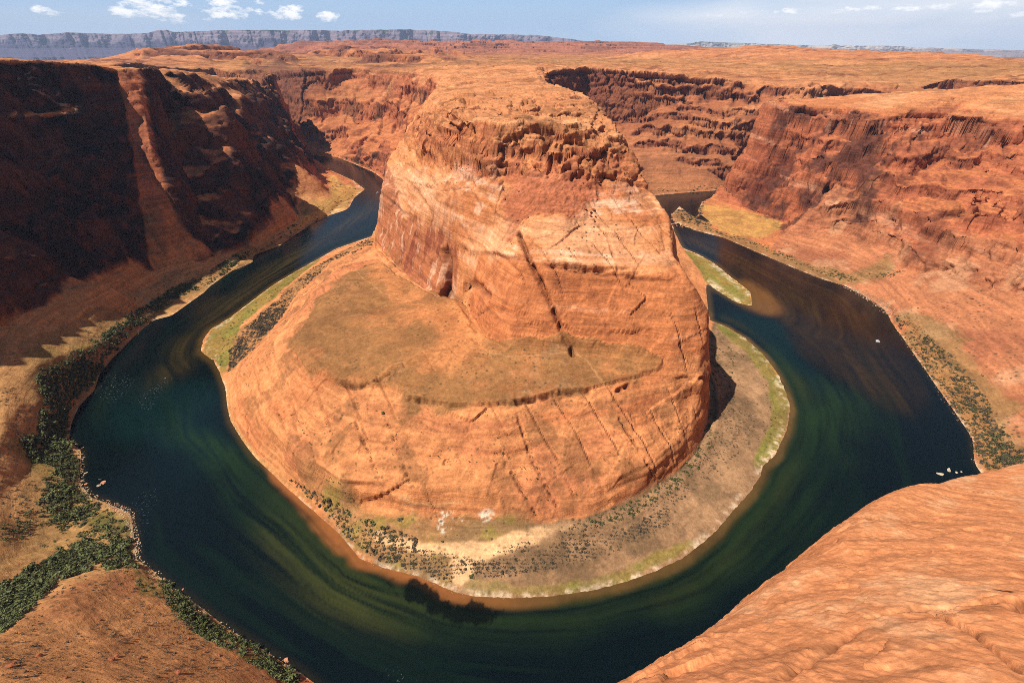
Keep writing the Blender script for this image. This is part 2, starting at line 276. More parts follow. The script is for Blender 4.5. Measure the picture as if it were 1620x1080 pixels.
def build_tin(lines):
    V, E = [], []
    for pts, closed in lines:
        n0 = len(V)
        for p in pts: V.append(p)
        for i in range(len(pts) - 1): E.append((n0 + i, n0 + i + 1))
    co, eo, fo, ov, oe, of = delaunay_2d_cdt([Vector((p[0], p[1])) for p in V], E, [], 0, 0.5)
    Z = np.zeros(len(co)); ne = 0
    for i, c in enumerate(co):
        if ov[i]: Z[i] = np.mean([V[k][2] for k in ov[i]])
        else:
            ne += 1; best = None
            for a, b in E:
                pa = np.array(V[a]); pb = np.array(V[b]); d = pb[:2]-pa[:2]; L2 = d@d
                if L2 == 0: continue
                s = min(1, max(0, ((np.array(c)-pa[:2])@d)/L2)); q = pa + (pb-pa)*s
                dd = (q[0]-c[0])**2 + (q[1]-c[1])**2
                if best is None or dd < best[0]: best = (dd, q[2])
            Z[i] = best[1]; print("CROSS at", tuple(c), "z", best[1])
    XY = np.array([[c[0], c[1]] for c in co])
    return XY, Z, [tuple(f) for f in fo]
def raster(XY, Z, F, x0, y0, h, nx, ny):
    G = np.full((ny, nx), np.nan, np.float32)
    for f in F:
        a, b, c = f[0], f[1], f[2]
        (ax, ay), (bx, by), (cx, cy) = XY[a], XY[b], XY[c]
        i0 = max(0, int((min(ax,bx,cx)-x0)/h)-1); i1 = min(nx-1, int((max(ax,bx,cx)-x0)/h)+2)
        j0 = max(0, int((min(ay,by,cy)-y0)/h)-1); j1 = min(ny-1, int((max(ay,by,cy)-y0)/h)+2)
        if i1 < i0 or j1 < j0: continue
        det = (by-cy)*(ax-cx) + (cx-bx)*(ay-cy)
        if abs(det) < 1e-9: continue
        gx, gy = np.meshgrid(x0 + np.arange(i0, i1+1)*h, y0 + np.arange(j0, j1+1)*h)
        l1 = ((by-cy)*(gx-cx) + (cx-bx)*(gy-cy))/det; l2 = ((cy-ay)*(gx-cx) + (ax-cx)*(gy-cy))/det; l3 = 1-l1-l2
        m = (l1 >= -1e-4) & (l2 >= -1e-4) & (l3 >= -1e-4)
        sub = G[j0:j1+1, i0:i1+1]; sub[m] = (l1*Z[a] + l2*Z[b] + l3*Z[c])[m]
    return G
def blur(G, r, it=2):
    if r < 1: return G
    k = 2*r+1
    for _ in range(it):
        for ax in (0, 1):
            Pd = np.pad(G, [(r+1, r) if a == ax else (0, 0) for a in (0, 1)], mode='edge')
            cs = np.cumsum(Pd, axis=ax, dtype=np.float64)
            G = ((cs[k:] - cs[:-k]) if ax == 0 else (cs[:, k:] - cs[:, :-k])) / k
    return G.astype(np.float32)
def bil(G, x0, y0, h, x, y):
    fx = np.clip((np.asarray(x)-x0)/h, 0, G.shape[1]-1.001); fy = np.clip((np.asarray(y)-y0)/h, 0, G.shape[0]-1.001)
    i = fx.astype(int); j = fy.astype(int); fx = fx-i; fy = fy-j
    return (G[j,i]*(1-fx)+G[j,i+1]*fx)*(1-fy) + (G[j+1,i]*(1-fx)+G[j+1,i+1]*fx)*fy

GH = 1.5
NX, NY = int((X1-X0)/GH)+1, int((Y1-Y0)/GH)+1
XY, ZZ, FF = build_tin(lines)
G0 = raster(XY, ZZ, FF, X0, Y0, GH, NX, NY)
print("nan cells", np.isnan(G0).sum(), "t", time.time()-T0)
G0 = np.nan_to_num(G0, nan=240.0)
Gs = blur(G0, 1); Gl = blur(G0, 7)
gy_, gx_ = np.gradient(Gl, GH); slope = np.sqrt(gx_**2+gy_**2)
k = smooth(1.2, .5, slope) * smooth(2, 8, Gl)         # gentle ground is smoothed more than cliffs
G1 = Gs*(1-k) + Gl*k
def H(x, y):
    """terrain height"""
    x = np.asarray(x, np.float64); y = np.asarray(y, np.float64)
    n = bil(G1, X0, Y0, GH, x, y)
    e = np.minimum(np.minimum(x-X0, X1-x), np.minimum(y-Y0, Y1-y))
    f = smooth(150, 0, e)
    f = np.where((n < 205), 0*f + smooth(12, 0, e), f)
    out = n.copy() if hasattr(n, 'copy') else n
    m = f > 0
    if np.any(m):
        out[m] = n[m]*(1-f[m]) + Ffar(x[m], y[m])*f[m]
    ins = ~m | (e > 0)
    top = smooth(196, 215, out) * (e > 0) * smooth(.75, .35, bil(slope, X0, Y0, GH, x, y))
    lump = fbm(x/120, y/120, seed=21, oct=5)*5.0
    st = 3.0; zz = out + lump
    kk = np.floor(zz/st); ff = zz/st-kk; terr = (kk+smooth(.3,.7,ff))*st
    out = out*(1-top) + terr*top
    mid = smooth(4, 25, out)*smooth(250, 200, out)*(1-top)
    out = out + mid*(fbm(x/70, y/70, seed=23, oct=4)*4.0)
    return out
def march(px, py, tmax=2600):
    """pixel -> world point on the terrain"""
    px = np.atleast_1d(np.asarray(px, float)); py = np.atleast_1d(np.asarray(py, float))
    u = (px-810)/720; v = (py-540)/720; dy = CP-SP*v; dz = -(SP+CP*v)
    ts = np.concatenate([np.arange(120, 1000, 2.0), np.arange(1000, tmax, 4.0)])
    hit = np.full(px.shape, np.nan)
    prev = np.full(px.shape, 120.0)
    for t in ts:
        m = np.isnan(hit)
        if not m.any(): break
        z = CAMZ + dz[m]*t; h = bil(G1, X0, Y0, GH, u[m]*t, dy[m]*t)
        a = np.where(m)[0][z <= np.maximum(h, 0)]; hit[a] = t
    hit = np.where(np.isnan(hit), tmax, hit)
    x, y = u*hit, dy*hit
    return x, y, CAMZ + dz*hit

# ------------------------------------------------------------------ adaptive mesh
def in_view(x, y, z):
    d = y*CP - (z-CAMZ)*SP; vx = x; vy = y*SP + (z-CAMZ)*CP
    dd = np.maximum(d, 1e-3)
    return (d > 0) & (np.abs(vx/dd) < 1.2) & (np.abs(vy/dd) < .83)
ZW, ZH = 216, 144
_u, _v = np.meshgrid((np.arange(ZW)+.5)/ZW*1620, (np.arange(ZH)+.5)/ZH*1080)
_mx, _my, _mz = march(_u.ravel(), _v.ravel())
ZB = ((_my*CP - (_mz-CAMZ)*SP)).reshape(ZH, ZW)
ZB[ZB > 2400] = 1e6
for _ in range(2):
    q_ = np.pad(ZB, 1, mode='edge'); ZB = np.max([q_[a:a+ZH, b:b+ZW] for a in range(3) for b in range(3)], axis=0)
def hidden(x, y, z):
    d = np.maximum(y*CP - (z-CAMZ)*SP, 1); u = x/d*720+810; v = -(y*SP+(z-CAMZ)*CP)/d*720+540
    i = np.clip((u/1620*ZW).astype(int), 0, ZW-1); j = np.clip((v/1080*ZH).astype(int), 0, ZH-1)
    return d > ZB[j, i]*1.03 + 12
def refine(x, y, tri, hf, px=1.6, iters=30, minedge=0.6, off=7.0, cap=1_900_000):
    z = hf(x, y)
    for it in range(iters):
        n = len(x)
        e = np.sort(np.stack([tri[:, [0,1]], tri[:, [1,2]], tri[:, [2,0]]], 1).reshape(-1, 2), axis=1)
        key = e[:,0].astype(np.int64)*n + e[:,1]
        uk, inv = np.unique(key, return_inverse=True); inv = inv.reshape(-1, 3)
        ea = (uk//n).astype(int); eb = (uk % n).astype(int)
        L = np.sqrt((x[ea]-x[eb])**2 + (y[ea]-y[eb])**2 + (z[ea]-z[eb])**2)
        mx, my, mz = (x[ea]+x[eb])/2, (y[ea]+y[eb])/2, (z[ea]+z[eb])/2
        dist = np.sqrt(mx**2+my**2+(mz-CAMZ)**2) - L*.5
        dist = np.maximum(dist, 40)
        # foreshortening along the ray for flat ground
        vis = in_view(mx, my, mz) | (in_view(x[ea], y[ea], z[ea]) | in_view(x[eb], y[eb], z[eb]))
        vis &= ~(hidden(mx, my, mz) & (L < 60))
        dx, dy, dz = x[ea]-x[eb], y[ea]-y[eb], z[ea]-z[eb]
        rx, ry, rz = mx/dist, my/dist, (mz-CAMZ)/dist
        dot = dx*rx+dy*ry+dz*rz
        Ls = np.sqrt(np.maximum(L*L - dot*dot*.80, 0))
        th = dist*px/455.0*np.where(vis, 1.0, off)
        mark = (Ls > th) & (L > minedge)
        if not mark.any() or len(tri) > cap: break
        ids = np.where(mark)[0]
        new = np.full(len(uk), -1); new[ids] = n + np.arange(len(ids))
        nx_, ny_ = mx[ids], my[ids]
        x = np.concatenate([x, nx_]); y = np.concatenate([y, ny_]); z = np.concatenate([z, hf(nx_, ny_)])
        m = new[inv]; k = (m >= 0).sum(1)
        out = [tri[k == 0]]
        for r in range(3):
            a, b, c = tri[:, r], tri[:, (r+1) % 3], tri[:, (r+2) % 3]
            ab, bc, ca = m[:, r], m[:, (r+1) % 3], m[:, (r+2) % 3]
            s = (k == 1) & (ab >= 0)
            out += [np.stack([a[s], ab[s], c[s]], 1), np.stack([ab[s], b[s], c[s]], 1)]
            s = (k == 2) & (ca < 0)
            out += [np.stack([b[s], bc[s], ab[s]], 1)]
            d1 = (x[ab]-x[c])**2 + (y[ab]-y[c])**2 + (z[ab]-z[c])**2; d2 = (x[bc]-x[a])**2 + (y[bc]-y[a])**2 + (z[bc]-z[a])**2
            s1 = s & (d1 < d2); s2 = s & ~(d1 < d2)
            out += [np.stack([a[s1], ab[s1], c[s1]], 1), np.stack([ab[s1], bc[s1], c[s1]], 1)]
            out += [np.stack([a[s2], ab[s2], bc[s2]], 1), np.stack([a[s2], bc[s2], c[s2]], 1)]
        s = k == 3
        a, b, c = tri[s, 0], tri[s, 1], tri[s, 2]; ab, bc, ca = m[s, 0], m[s, 1], m[s, 2]
        out += [np.stack([a, ab, ca], 1), np.stack([ab, b, bc], 1), np.stack([ca, bc, c], 1), np.stack([ab, bc, ca], 1)]
        tri = np.concatenate(out)
    print("refine", it, len(x), len(tri), "t", round(time.time()-T0, 1))
    return x, y, z, tri
def grid_tris(xs, ys):
    X, Y = np.meshgrid(xs, ys); nx, ny = len(xs), len(ys)
    i = np.arange(nx*ny).reshape(ny, nx)
    a, b, c, d = i[:-1,:-1].ravel(), i[:-1,1:].ravel(), i[1:,1:].ravel(), i[1:,:-1].ravel()
    return X.ravel().astype(float), Y.ravel().astype(float), np.concatenate([np.stack([a,b,c],1), np.stack([a,c,d],1)])
def vnormals(x, y, z, tri):
    p = np.stack([x,y,z],1); n = np.cross(p[tri[:,1]]-p[tri[:,0]], p[tri[:,2]]-p[tri[:,0]])
    out = np.zeros_like(p)
    for ax in range(3):
        for q in range(3): out[:,ax] += np.bincount(tri[:,q], weights=n[:,ax], minlength=len(x))
    return out/np.maximum(np.linalg.norm(out, axis=1), 1e-9)[:,None]
def mesh_obj(name, co, tri, mat, colr=None, parent=None, extra=None, smooth_=True):
    me = bpy.data.meshes.new(name)
    n = len(co); f = len(tri); kf = tri.shape[1]
    me.vertices.add(n); me.vertices.foreach_set('co', np.ascontiguousarray(co, np.float32).ravel())
    me.loops.add(f*kf); me.loops.foreach_set('vertex_index', np.ascontiguousarray(tri, np.int32).ravel())
    me.polygons.add(f); me.polygons.foreach_set('loop_start', np.arange(0, f*kf, kf, dtype=np.int32))
    me.polygons.foreach_set('use_smooth', np.full(f, smooth_))
    me.update(calc_edges=True); me.validate()
    if colr is not None:
        a = me.color_attributes.new('col', 'FLOAT_COLOR', 'POINT')
        c4 = np.ones((n, 4), np.float32); c4[:, :3] = colr; a.data.foreach_set('color', c4.ravel())
    for k_, v_ in (extra or {}).items():
        a = me.attributes.new(k_, 'FLOAT', 'POINT'); a.data.foreach_set('value', np.ascontiguousarray(v_, np.float32))
    if mat: me.materials.append(mat)
    o = bpy.data.objects.new(name, me); col.objects.link(o)
    if parent: o.parent = parent
    return o
def sub_mesh(co, tri, mask):
    t = tri[mask]; u, inv = np.unique(t, return_inverse=True)
    return u, inv.reshape(-1, 3)

# ------------------------------------------------------------------ materials
def new_mat(name):
    m = bpy.data.materials.new(name); m.use_nodes = True
    nt = m.node_tree; b = nt.nodes['Principled BSDF']; return m, nt, b
def rock_mat(name, s0=1.0, bump=.7, bdist=1.2, spk=True):
    m, nt, b = new_mat(name); N = nt.nodes.new; L = nt.links.new
    b.inputs['Roughness'].default_value = .93; b.inputs['Specular IOR Level'].default_value = .12
    at = N('ShaderNodeAttribute'); at.attribute_name = 'col'; tc = N('ShaderNodeTexCoord')
    def noise(scale, detail=5, rough=.65, vec=None, dist=0):
        n = N('ShaderNodeTexNoise'); n.inputs['Scale'].default_value = scale; n.inputs['Detail'].default_value = detail; n.inputs['Roughness'].default_value = rough; n.inputs['Distortion'].default_value = dist
        L(vec or tc.outputs['Object'], n.inputs['Vector']); return n.outputs[0]
    def rng(v, a, b_, c, d):
        mr = N('ShaderNodeMapRange'); mr.inputs[1].default_value = a; mr.inputs[2].default_value = b_; mr.inputs[3].default_value = c; mr.inputs[4].default_value = d; L(v, mr.inputs[0]); return mr.outputs[0]
    def mul(a, b_):
        q = N('ShaderNodeMath'); q.operation = 'MULTIPLY'; L(a, q.inputs[0])
        if isinstance(b_, (int, float)): q.inputs[1].default_value = b_
        else: L(b_, q.inputs[1])
        return q.outputs[0]
    def add(a, b_):
        q = N('ShaderNodeMath'); q.operation = 'ADD'; L(a, q.inputs[0]); L(b_, q.inputs[1]); return q.outputs[0]
    mp = N('ShaderNodeMapping'); mp.inputs['Scale'].default_value = (.07*s0, .07*s0, .85*s0); mp.inputs['Rotation'].default_value = (.10, .07, 0); L(tc.outputs['Object'], mp.inputs[0])
    bed = noise(1.0, 4, .6, mp.outputs[0], .6)
    mp2 = N('ShaderNodeMapping'); mp2.inputs['Scale'].default_value = (.5*s0, .5*s0, .07*s0); L(tc.outputs['Object'], mp2.inputs[0])
    drip = noise(1.0, 3, .6, mp2.outputs[0])
    mp3 = N('ShaderNodeMapping'); mp3.inputs['Scale'].default_value = (.012*s0, .012*s0, .24*s0); mp3.inputs['Rotation'].default_value = (-.08, .12, 0); L(tc.outputs['Object'], mp3.inputs[0])
    bed2 = noise(1.0, 5, .62, mp3.outputs[0], 1.2)
    n1 = noise(.25*s0, 8, .72); n2 = noise(1.1*s0, 4, .7)
    f = mul(mul(rng(n1, .3, .7, .72, 1.26), rng(n2, .3, .7, .82, 1.18)), mul(rng(bed, .35, .65, .92, 1.07), mul(rng(drip, .3, .7, .9, 1.1), rng(bed2, .34, .62, .74, 1.16))))
    sc = N('ShaderNodeVectorMath'); sc.operation = 'SCALE'; L(at.outputs['Color'], sc.inputs[0]); L(f, sc.inputs['Scale']); last = sc.outputs[0]
    if spk:
        sa = N('ShaderNodeAttribute'); sa.attribute_name = 'spk'
        vo = N('ShaderNodeTexVoronoi'); vo.inputs['Scale'].default_value = .24; vo.inputs['Randomness'].default_value = 1
        wv = N('ShaderNodeVectorMath'); wv.operation = 'ADD'; L(tc.outputs['Object'], wv.inputs[0])
        wn_ = N('ShaderNodeTexNoise'); wn_.inputs['Scale'].default_value = .5; L(tc.outputs['Object'], wn_.inputs['Vector']); L(wn_.outputs['Color'], wv.inputs[1]); L(wv.outputs[0], vo.inputs['Vector'])
        sel = rng(vo.outputs['Color'], .3, .34, 0, 1)
        sel2 = N('ShaderNodeSeparateColor'); L(vo.outputs['Color'], sel2.inputs[0]); sel = rng(sel2.outputs[0], .62, .66, 0, 1)
        dot = rng(vo.outputs['Distance'], .20, .34, 1, 0)
        k = mul(mul(dot, sel), mul(sa.outputs['Fac'], .85))
        mx = N('ShaderNodeMix'); mx.data_type = 'RGBA'; L(k, mx.inputs['Factor']); L(last, mx.inputs[6]); mx.inputs[7].default_value = (.085,.068,.034,1); last = mx.outputs[2]
    L(last, b.inputs['Base Color'])
    h = add(add(mul(n1, 1.6), mul(n2, .45)), mul(bed, .7))
    bp = N('ShaderNodeBump'); bp.inputs['Strength'].default_value = bump; bp.inputs['Distance'].default_value = bdist
    L(h, bp.inputs['Height']); L(bp.outputs[0], b.inputs['Normal'])
    return m

C = lambda r, g, b: np.array([r, g, b], np.float32)
def lin(r, g, b):
    f = lambda c: ((c/255+.055)/1.055)**2.4 if c > 10 else c/255/12.92
    return np.array([f(r), f(g), f(b)], np.float32)
def mixc(c, d, w): return c + (d - c)*np.asarray(w)[:, None]

# region masks drawn as outlines on the ground
MH = 3.0
MX, MY = int((X1-X0)/MH)+1, int((Y1-Y0)/MH)+1
def region(pts, soft=1, z=None):
    pts = np.array(pts, float)
    if z is None: x, y, _ = march(pts[:,0], pts[:,1])
    else:
        q = [P(a, b, z) for a, b in pts]; x = np.array([c[0] for c in q]); y = np.array([c[1] for c in q])
    gx, gy = np.meshgrid(X0+np.arange(MX)*MH, Y0+np.arange(MY)*MH)
    i0, i1 = max(0,int((x.min()-X0)/MH)-1), min(MX, int((x.max()-X0)/MH)+3); j0, j1 = max(0,int((y.min()-Y0)/MH)-1), min(MY,int((y.max()-Y0)/MH)+3)
    M = np.zeros((MY, MX), np.float32); sx, sy = gx[j0:j1,i0:i1], gy[j0:j1,i0:i1]; ins = np.zeros(sx.shape, bool)
    n = len(x)
    for i in range(n):
        a, b = i, (i+1) % n
        cnd = (y[a] > sy) != (y[b] > sy)
        xi = (x[b]-x[a])*(sy-y[a])/((y[b]-y[a]) if abs(y[b]-y[a]) > 1e-9 else 1e-9) + x[a]
        ins ^= cnd & (sx < xi)
    M[j0:j1, i0:i1] = ins
    return blur(M, soft)
def msk(M, x, y, warp=6.0, seed=1, lo=.35, hi=.65):
    wx = warp*fbm(x/22, y/22, seed=seed, oct=4); wy = warp*fbm(x/22, y/22, seed=seed+9, oct=4)
    v = bil(M, X0, Y0, MH, x+wx, y+wy)
    e = (x > X0) & (x < X1) & (y > Y0) & (y < Y1)
    return smooth(lo, hi, v)*e
def terrace(M, step, sharp, amt, seed, wav=30):
    """cut the land inside mask M into cliffs and benches"""
    global G1
    gx, gy = np.meshgrid(X0+np.arange(NX)*GH, Y0+np.arange(NY)*GH)
    m = bil(M, X0, Y0, MH, gx, gy); idx = np.where(m > .02)
    x, y, h = gx[idx], gy[idx], G1[idx].astype(float)
    w = fbm(x/wav, y/wav, seed=seed, oct=4)*step*.55 + fbm(x/(wav*4), y/(wav*4), seed=seed+1, oct=2)*step*.6
    q = (h+w)/step; k = np.floor(q); t = (k + smooth(.5-sharp, .5+sharp, q-k))*step - w
    G1[idx] = h + (t-h)*amt*m[idx]*smooth(12, 30, h)*smooth(238, 215, h)
M_RW = region([(1137,314),(1215,152),(1250,168),(1320,172),(1400,188),(1500,184),(1620,186),(1760,190),(1760,480),(1620,468),(1560,460),(1490,425),(1440,430),(1400,396),(1345,371),(1300,352),(1250,353),(1180,331)], soft=2)
M_FW = region([(1003,114),(1040,116),(1100,123),(1165,129),(1225,132),(1300,137),(1250,160),(1205,190),(1180,235),(1160,262),(1110,264),(1060,250),(1012,258),(1000,200)], soft=2)
terrace(M_RW, 34.0, .14, .62, 401)
terrace(M_FW, 30.0, .12, .6, 405, 40)
M_TW = region([(600,300),(612,256),(640,215),(660,180),(690,142),(850,140),(930,151),(985,222),(1020,275),(1035,305),(960,302),(900,280),(850,272),(780,280),(720,290),(660,300)], soft=2)
terrace(M_TW, 17.0, .12, .6, 409, 24)
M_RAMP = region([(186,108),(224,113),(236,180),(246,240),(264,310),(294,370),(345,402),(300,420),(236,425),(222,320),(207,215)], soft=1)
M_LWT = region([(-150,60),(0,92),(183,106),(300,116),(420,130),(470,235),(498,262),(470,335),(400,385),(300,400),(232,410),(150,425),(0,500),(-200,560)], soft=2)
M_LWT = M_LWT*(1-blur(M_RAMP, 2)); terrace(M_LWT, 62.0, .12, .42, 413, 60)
M_FLW = region([(425,121),(480,112),(560,110),(690,119),(660,190),(610,235),(560,245),(500,230),(460,215)], soft=2)
terrace(M_FLW, 90.0, .13, .5, 417, 90)
print("t base", time.time()-T0)
#@@SPLIT@@

# ------------------------------------------------------------------ outlines of ground covers (drawn on the ground)
M_SHELF = region([(600,398),(545,420),(500,465),(460,545),(478,572),(530,602),(565,614),(600,610),(615,612),(650,630),(700,640),(760,644),(800,642),(860,630),(930,620),(1005,602),(1060,594),(990,580),(900,568),(800,562),(762,545),(735,480),(717,467),(690,468),(630,425)], z=59)
M_SHELFOR = region([(600,400),(690,470),(735,480),(762,545),(750,580),(690,585),(650,580),(690,540),(650,490),(600,440),(575,410)], z=58, soft=3)
M_PLATFORM = np.maximum(region([(590,400),(540,425),(500,470),(462,545),(480,572),(530,602),(565,612),(610,598),(640,575),(700,560),(760,545),(700,470),(690,468),(630,425)], z=57),
                        region([(648,572),(615,605),(650,628),(700,638),(760,642),(800,640),(860,628),(930,618),(1003,600),(990,580),(900,568),(800,562),(740,600),(700,585)], z=62))
M_DEBRIS = region([(770,272),(800,300),(780,350),(800,380),(860,350),(900,345),(955,320),(940,290),(900,272),(850,262)])
M_PALE = np.maximum(region([(700,280),(760,275),(790,300),(780,340),(720,330)]), region([(920,310),(1020,303),(1060,350),(1000,350),(930,340)]))
M_BUSHBAND = region([(590,372),(540,398),(490,425),(430,480),(375,520),(360,560),(362,590),(400,562),(440,515),(475,465),(530,415),(590,385)], z=6)
M_GREENL = region([(520,395),(430,450),(367,498),(333,520),(318,555),(340,572),(358,600),(366,560),(385,510),(440,470),(490,425)], z=2)
M_BEACH = region([(640,880),(600,880),(573,890),(607,905),(690,930),(747,950),(807,955),(940,945),(1040,915),(1100,885),(1157,825),(1203,765),(1230,720),(1255,650),(1243,610),(1207,555),(1130,500),(1110,590),(1120,650),(1105,712),(1060,757),(1000,797),(930,830),(850,840),(760,832)], z=4)
M_FRONT = region([(450,750),(475,768),(560,812),(650,820),(760,832),(850,840),(760,885),(700,930),(650,905),(573,880),(545,850),(500,800)], z=5)
M_GREENR = region([(1130,503),(1180,530),(1210,555),(1235,590),(1250,620),(1250,650),(1240,690),(1215,730),(1190,740),(1210,690),(1225,650),(1215,600),(1185,560),(1140,525)], z=3)
M_GREENB = region([(720,925),(760,920),(850,925),(930,918),(1000,895),(1090,850),(1110,855),(1050,895),(990,918),(900,938),(807,942),(740,938)], z=2)
M_SAND = np.maximum(region([(580,835),(640,845),(700,858),(760,860),(830,845),(940,832),(930,840),(800,870),(770,885),(700,875),(640,862),(590,850)], z=7), region([(710,880),(740,885),(760,900),(740,925),(720,920)], z=4))
M_WHITE = np.maximum(region([(690,822),(705,815),(725,815),(732,830),(725,842),(695,840)], z=9), region([(745,815),(775,805),(788,812),(770,825),(750,828)], z=12))
M_LEFTGREEN = np.maximum(region([(0,1005),(20,955),(60,920),(110,885),(190,880),(240,915),(300,955),(400,1025),(480,1080),(440,1080),(330,1010),(240,960),(205,900),(215,860),(205,815),(150,790),(120,765),(118,720),(60,700),(40,740),(60,800),(40,850),(0,860),(0,930)], z=8),
                         region([(60,600),(100,570),(150,530),(210,500),(280,455),(340,425),(370,405),(430,370),(443,388),(367,428),(283,473),(240,507),(200,540),(150,593),(125,640),(103,697),(110,720),(60,700),(70,640)], z=8))
M_GREENPR = np.maximum(region([(1063,330),(1120,318),(1110,335),(1130,360),(1200,385),(1290,425),(1350,436),(1400,438),(1395,447),(1350,452),(1297,443),(1247,423),(1193,400),(1147,379),(1097,366),(1068,350)], z=4),
                         region([(1413,495),(1440,500),(1480,530),(1540,590),(1570,640),(1600,690),(1640,740),(1545,740),(1540,693),(1513,653),(1480,607),(1457,573),(1430,533)], z=5))
M_YELLOW = np.maximum(region([(1110,320),(1140,322),(1180,335),(1240,358),(1200,380),(1150,365),(1115,345)], z=6), region([(520,280),(578,300),(560,315),(500,350),(470,368),(450,380),(480,345),(525,318)], z=3))
M_TALUSR = region([(1240,352),(1300,352),(1345,375),(1400,400),(1440,435),(1490,430),(1560,465),(1640,480),(1700,700),(1620,720),(1540,590),(1450,500),(1400,450),(1300,420),(1230,395)], z=25, soft=3)
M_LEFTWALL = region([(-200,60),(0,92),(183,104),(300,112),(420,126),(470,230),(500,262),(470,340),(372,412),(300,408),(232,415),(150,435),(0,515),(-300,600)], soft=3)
M_LLS = region([(-100,1020),(0,1005),(60,955),(110,925),(200,905),(300,960),(400,1030),(480,1085),(300,1120),(-100,1120)], soft=2)
M_WALLF = region([(742,480),(755,402),(830,414),(880,420),(1050,440),(1122,492),(1112,590),(1000,581),(900,566),(800,559),(762,544)])
M_TIER2 = region([(612,262),(720,275),(780,282),(770,330),(830,365),(900,345),(960,300),(1033,308),(1058,350),(1060,428),(980,426),(880,414),(790,400),(735,385),(700,362),(640,332),(606,306)])
M_MEADOW = region([(95,770),(120,765),(150,795),(205,815),(208,850),(150,835),(110,820),(85,800)], z=5)
M_RWD = region([(1215,190),(1290,178),(1400,188),(1470,230),(1400,260),(1380,350),(1330,345),(1260,352),(1180,328),(1150,300),(1210,260)])
M_WFACE = region([(600,306),(640,342),(700,376),(732,400),(722,466),(690,466),(660,448),(630,420),(601,388)])
M_SANDBAR = region([(1080,393),(1117,447),(1140,463),(1167,480),(1190,484),(1187,461),(1160,440),(1133,418),(1105,402)], z=1)

xx, yy = W(0,0,0)[:2]
def inner_side():
    """mask of the land inside the bend"""
    pts = inner; x = np.array([p[0] for p in pts]); y = np.array([p[1] for p in pts])
    return x, y
INX, INY = inner_side()
def pip(px_, py_, X, Y):
    ins = np.zeros(px_.shape, bool); n = len(X)
    for i in range(n):
        a, b = i, (i+1) % n
        if Y[a] == Y[b]: continue
        c = (Y[a] > py_) != (Y[b] > py_)
        xi = (X[b]-X[a])*(py_-Y[a])/(Y[b]-Y[a]) + X[a]
        ins ^= c & (px_ < xi)
    return ins

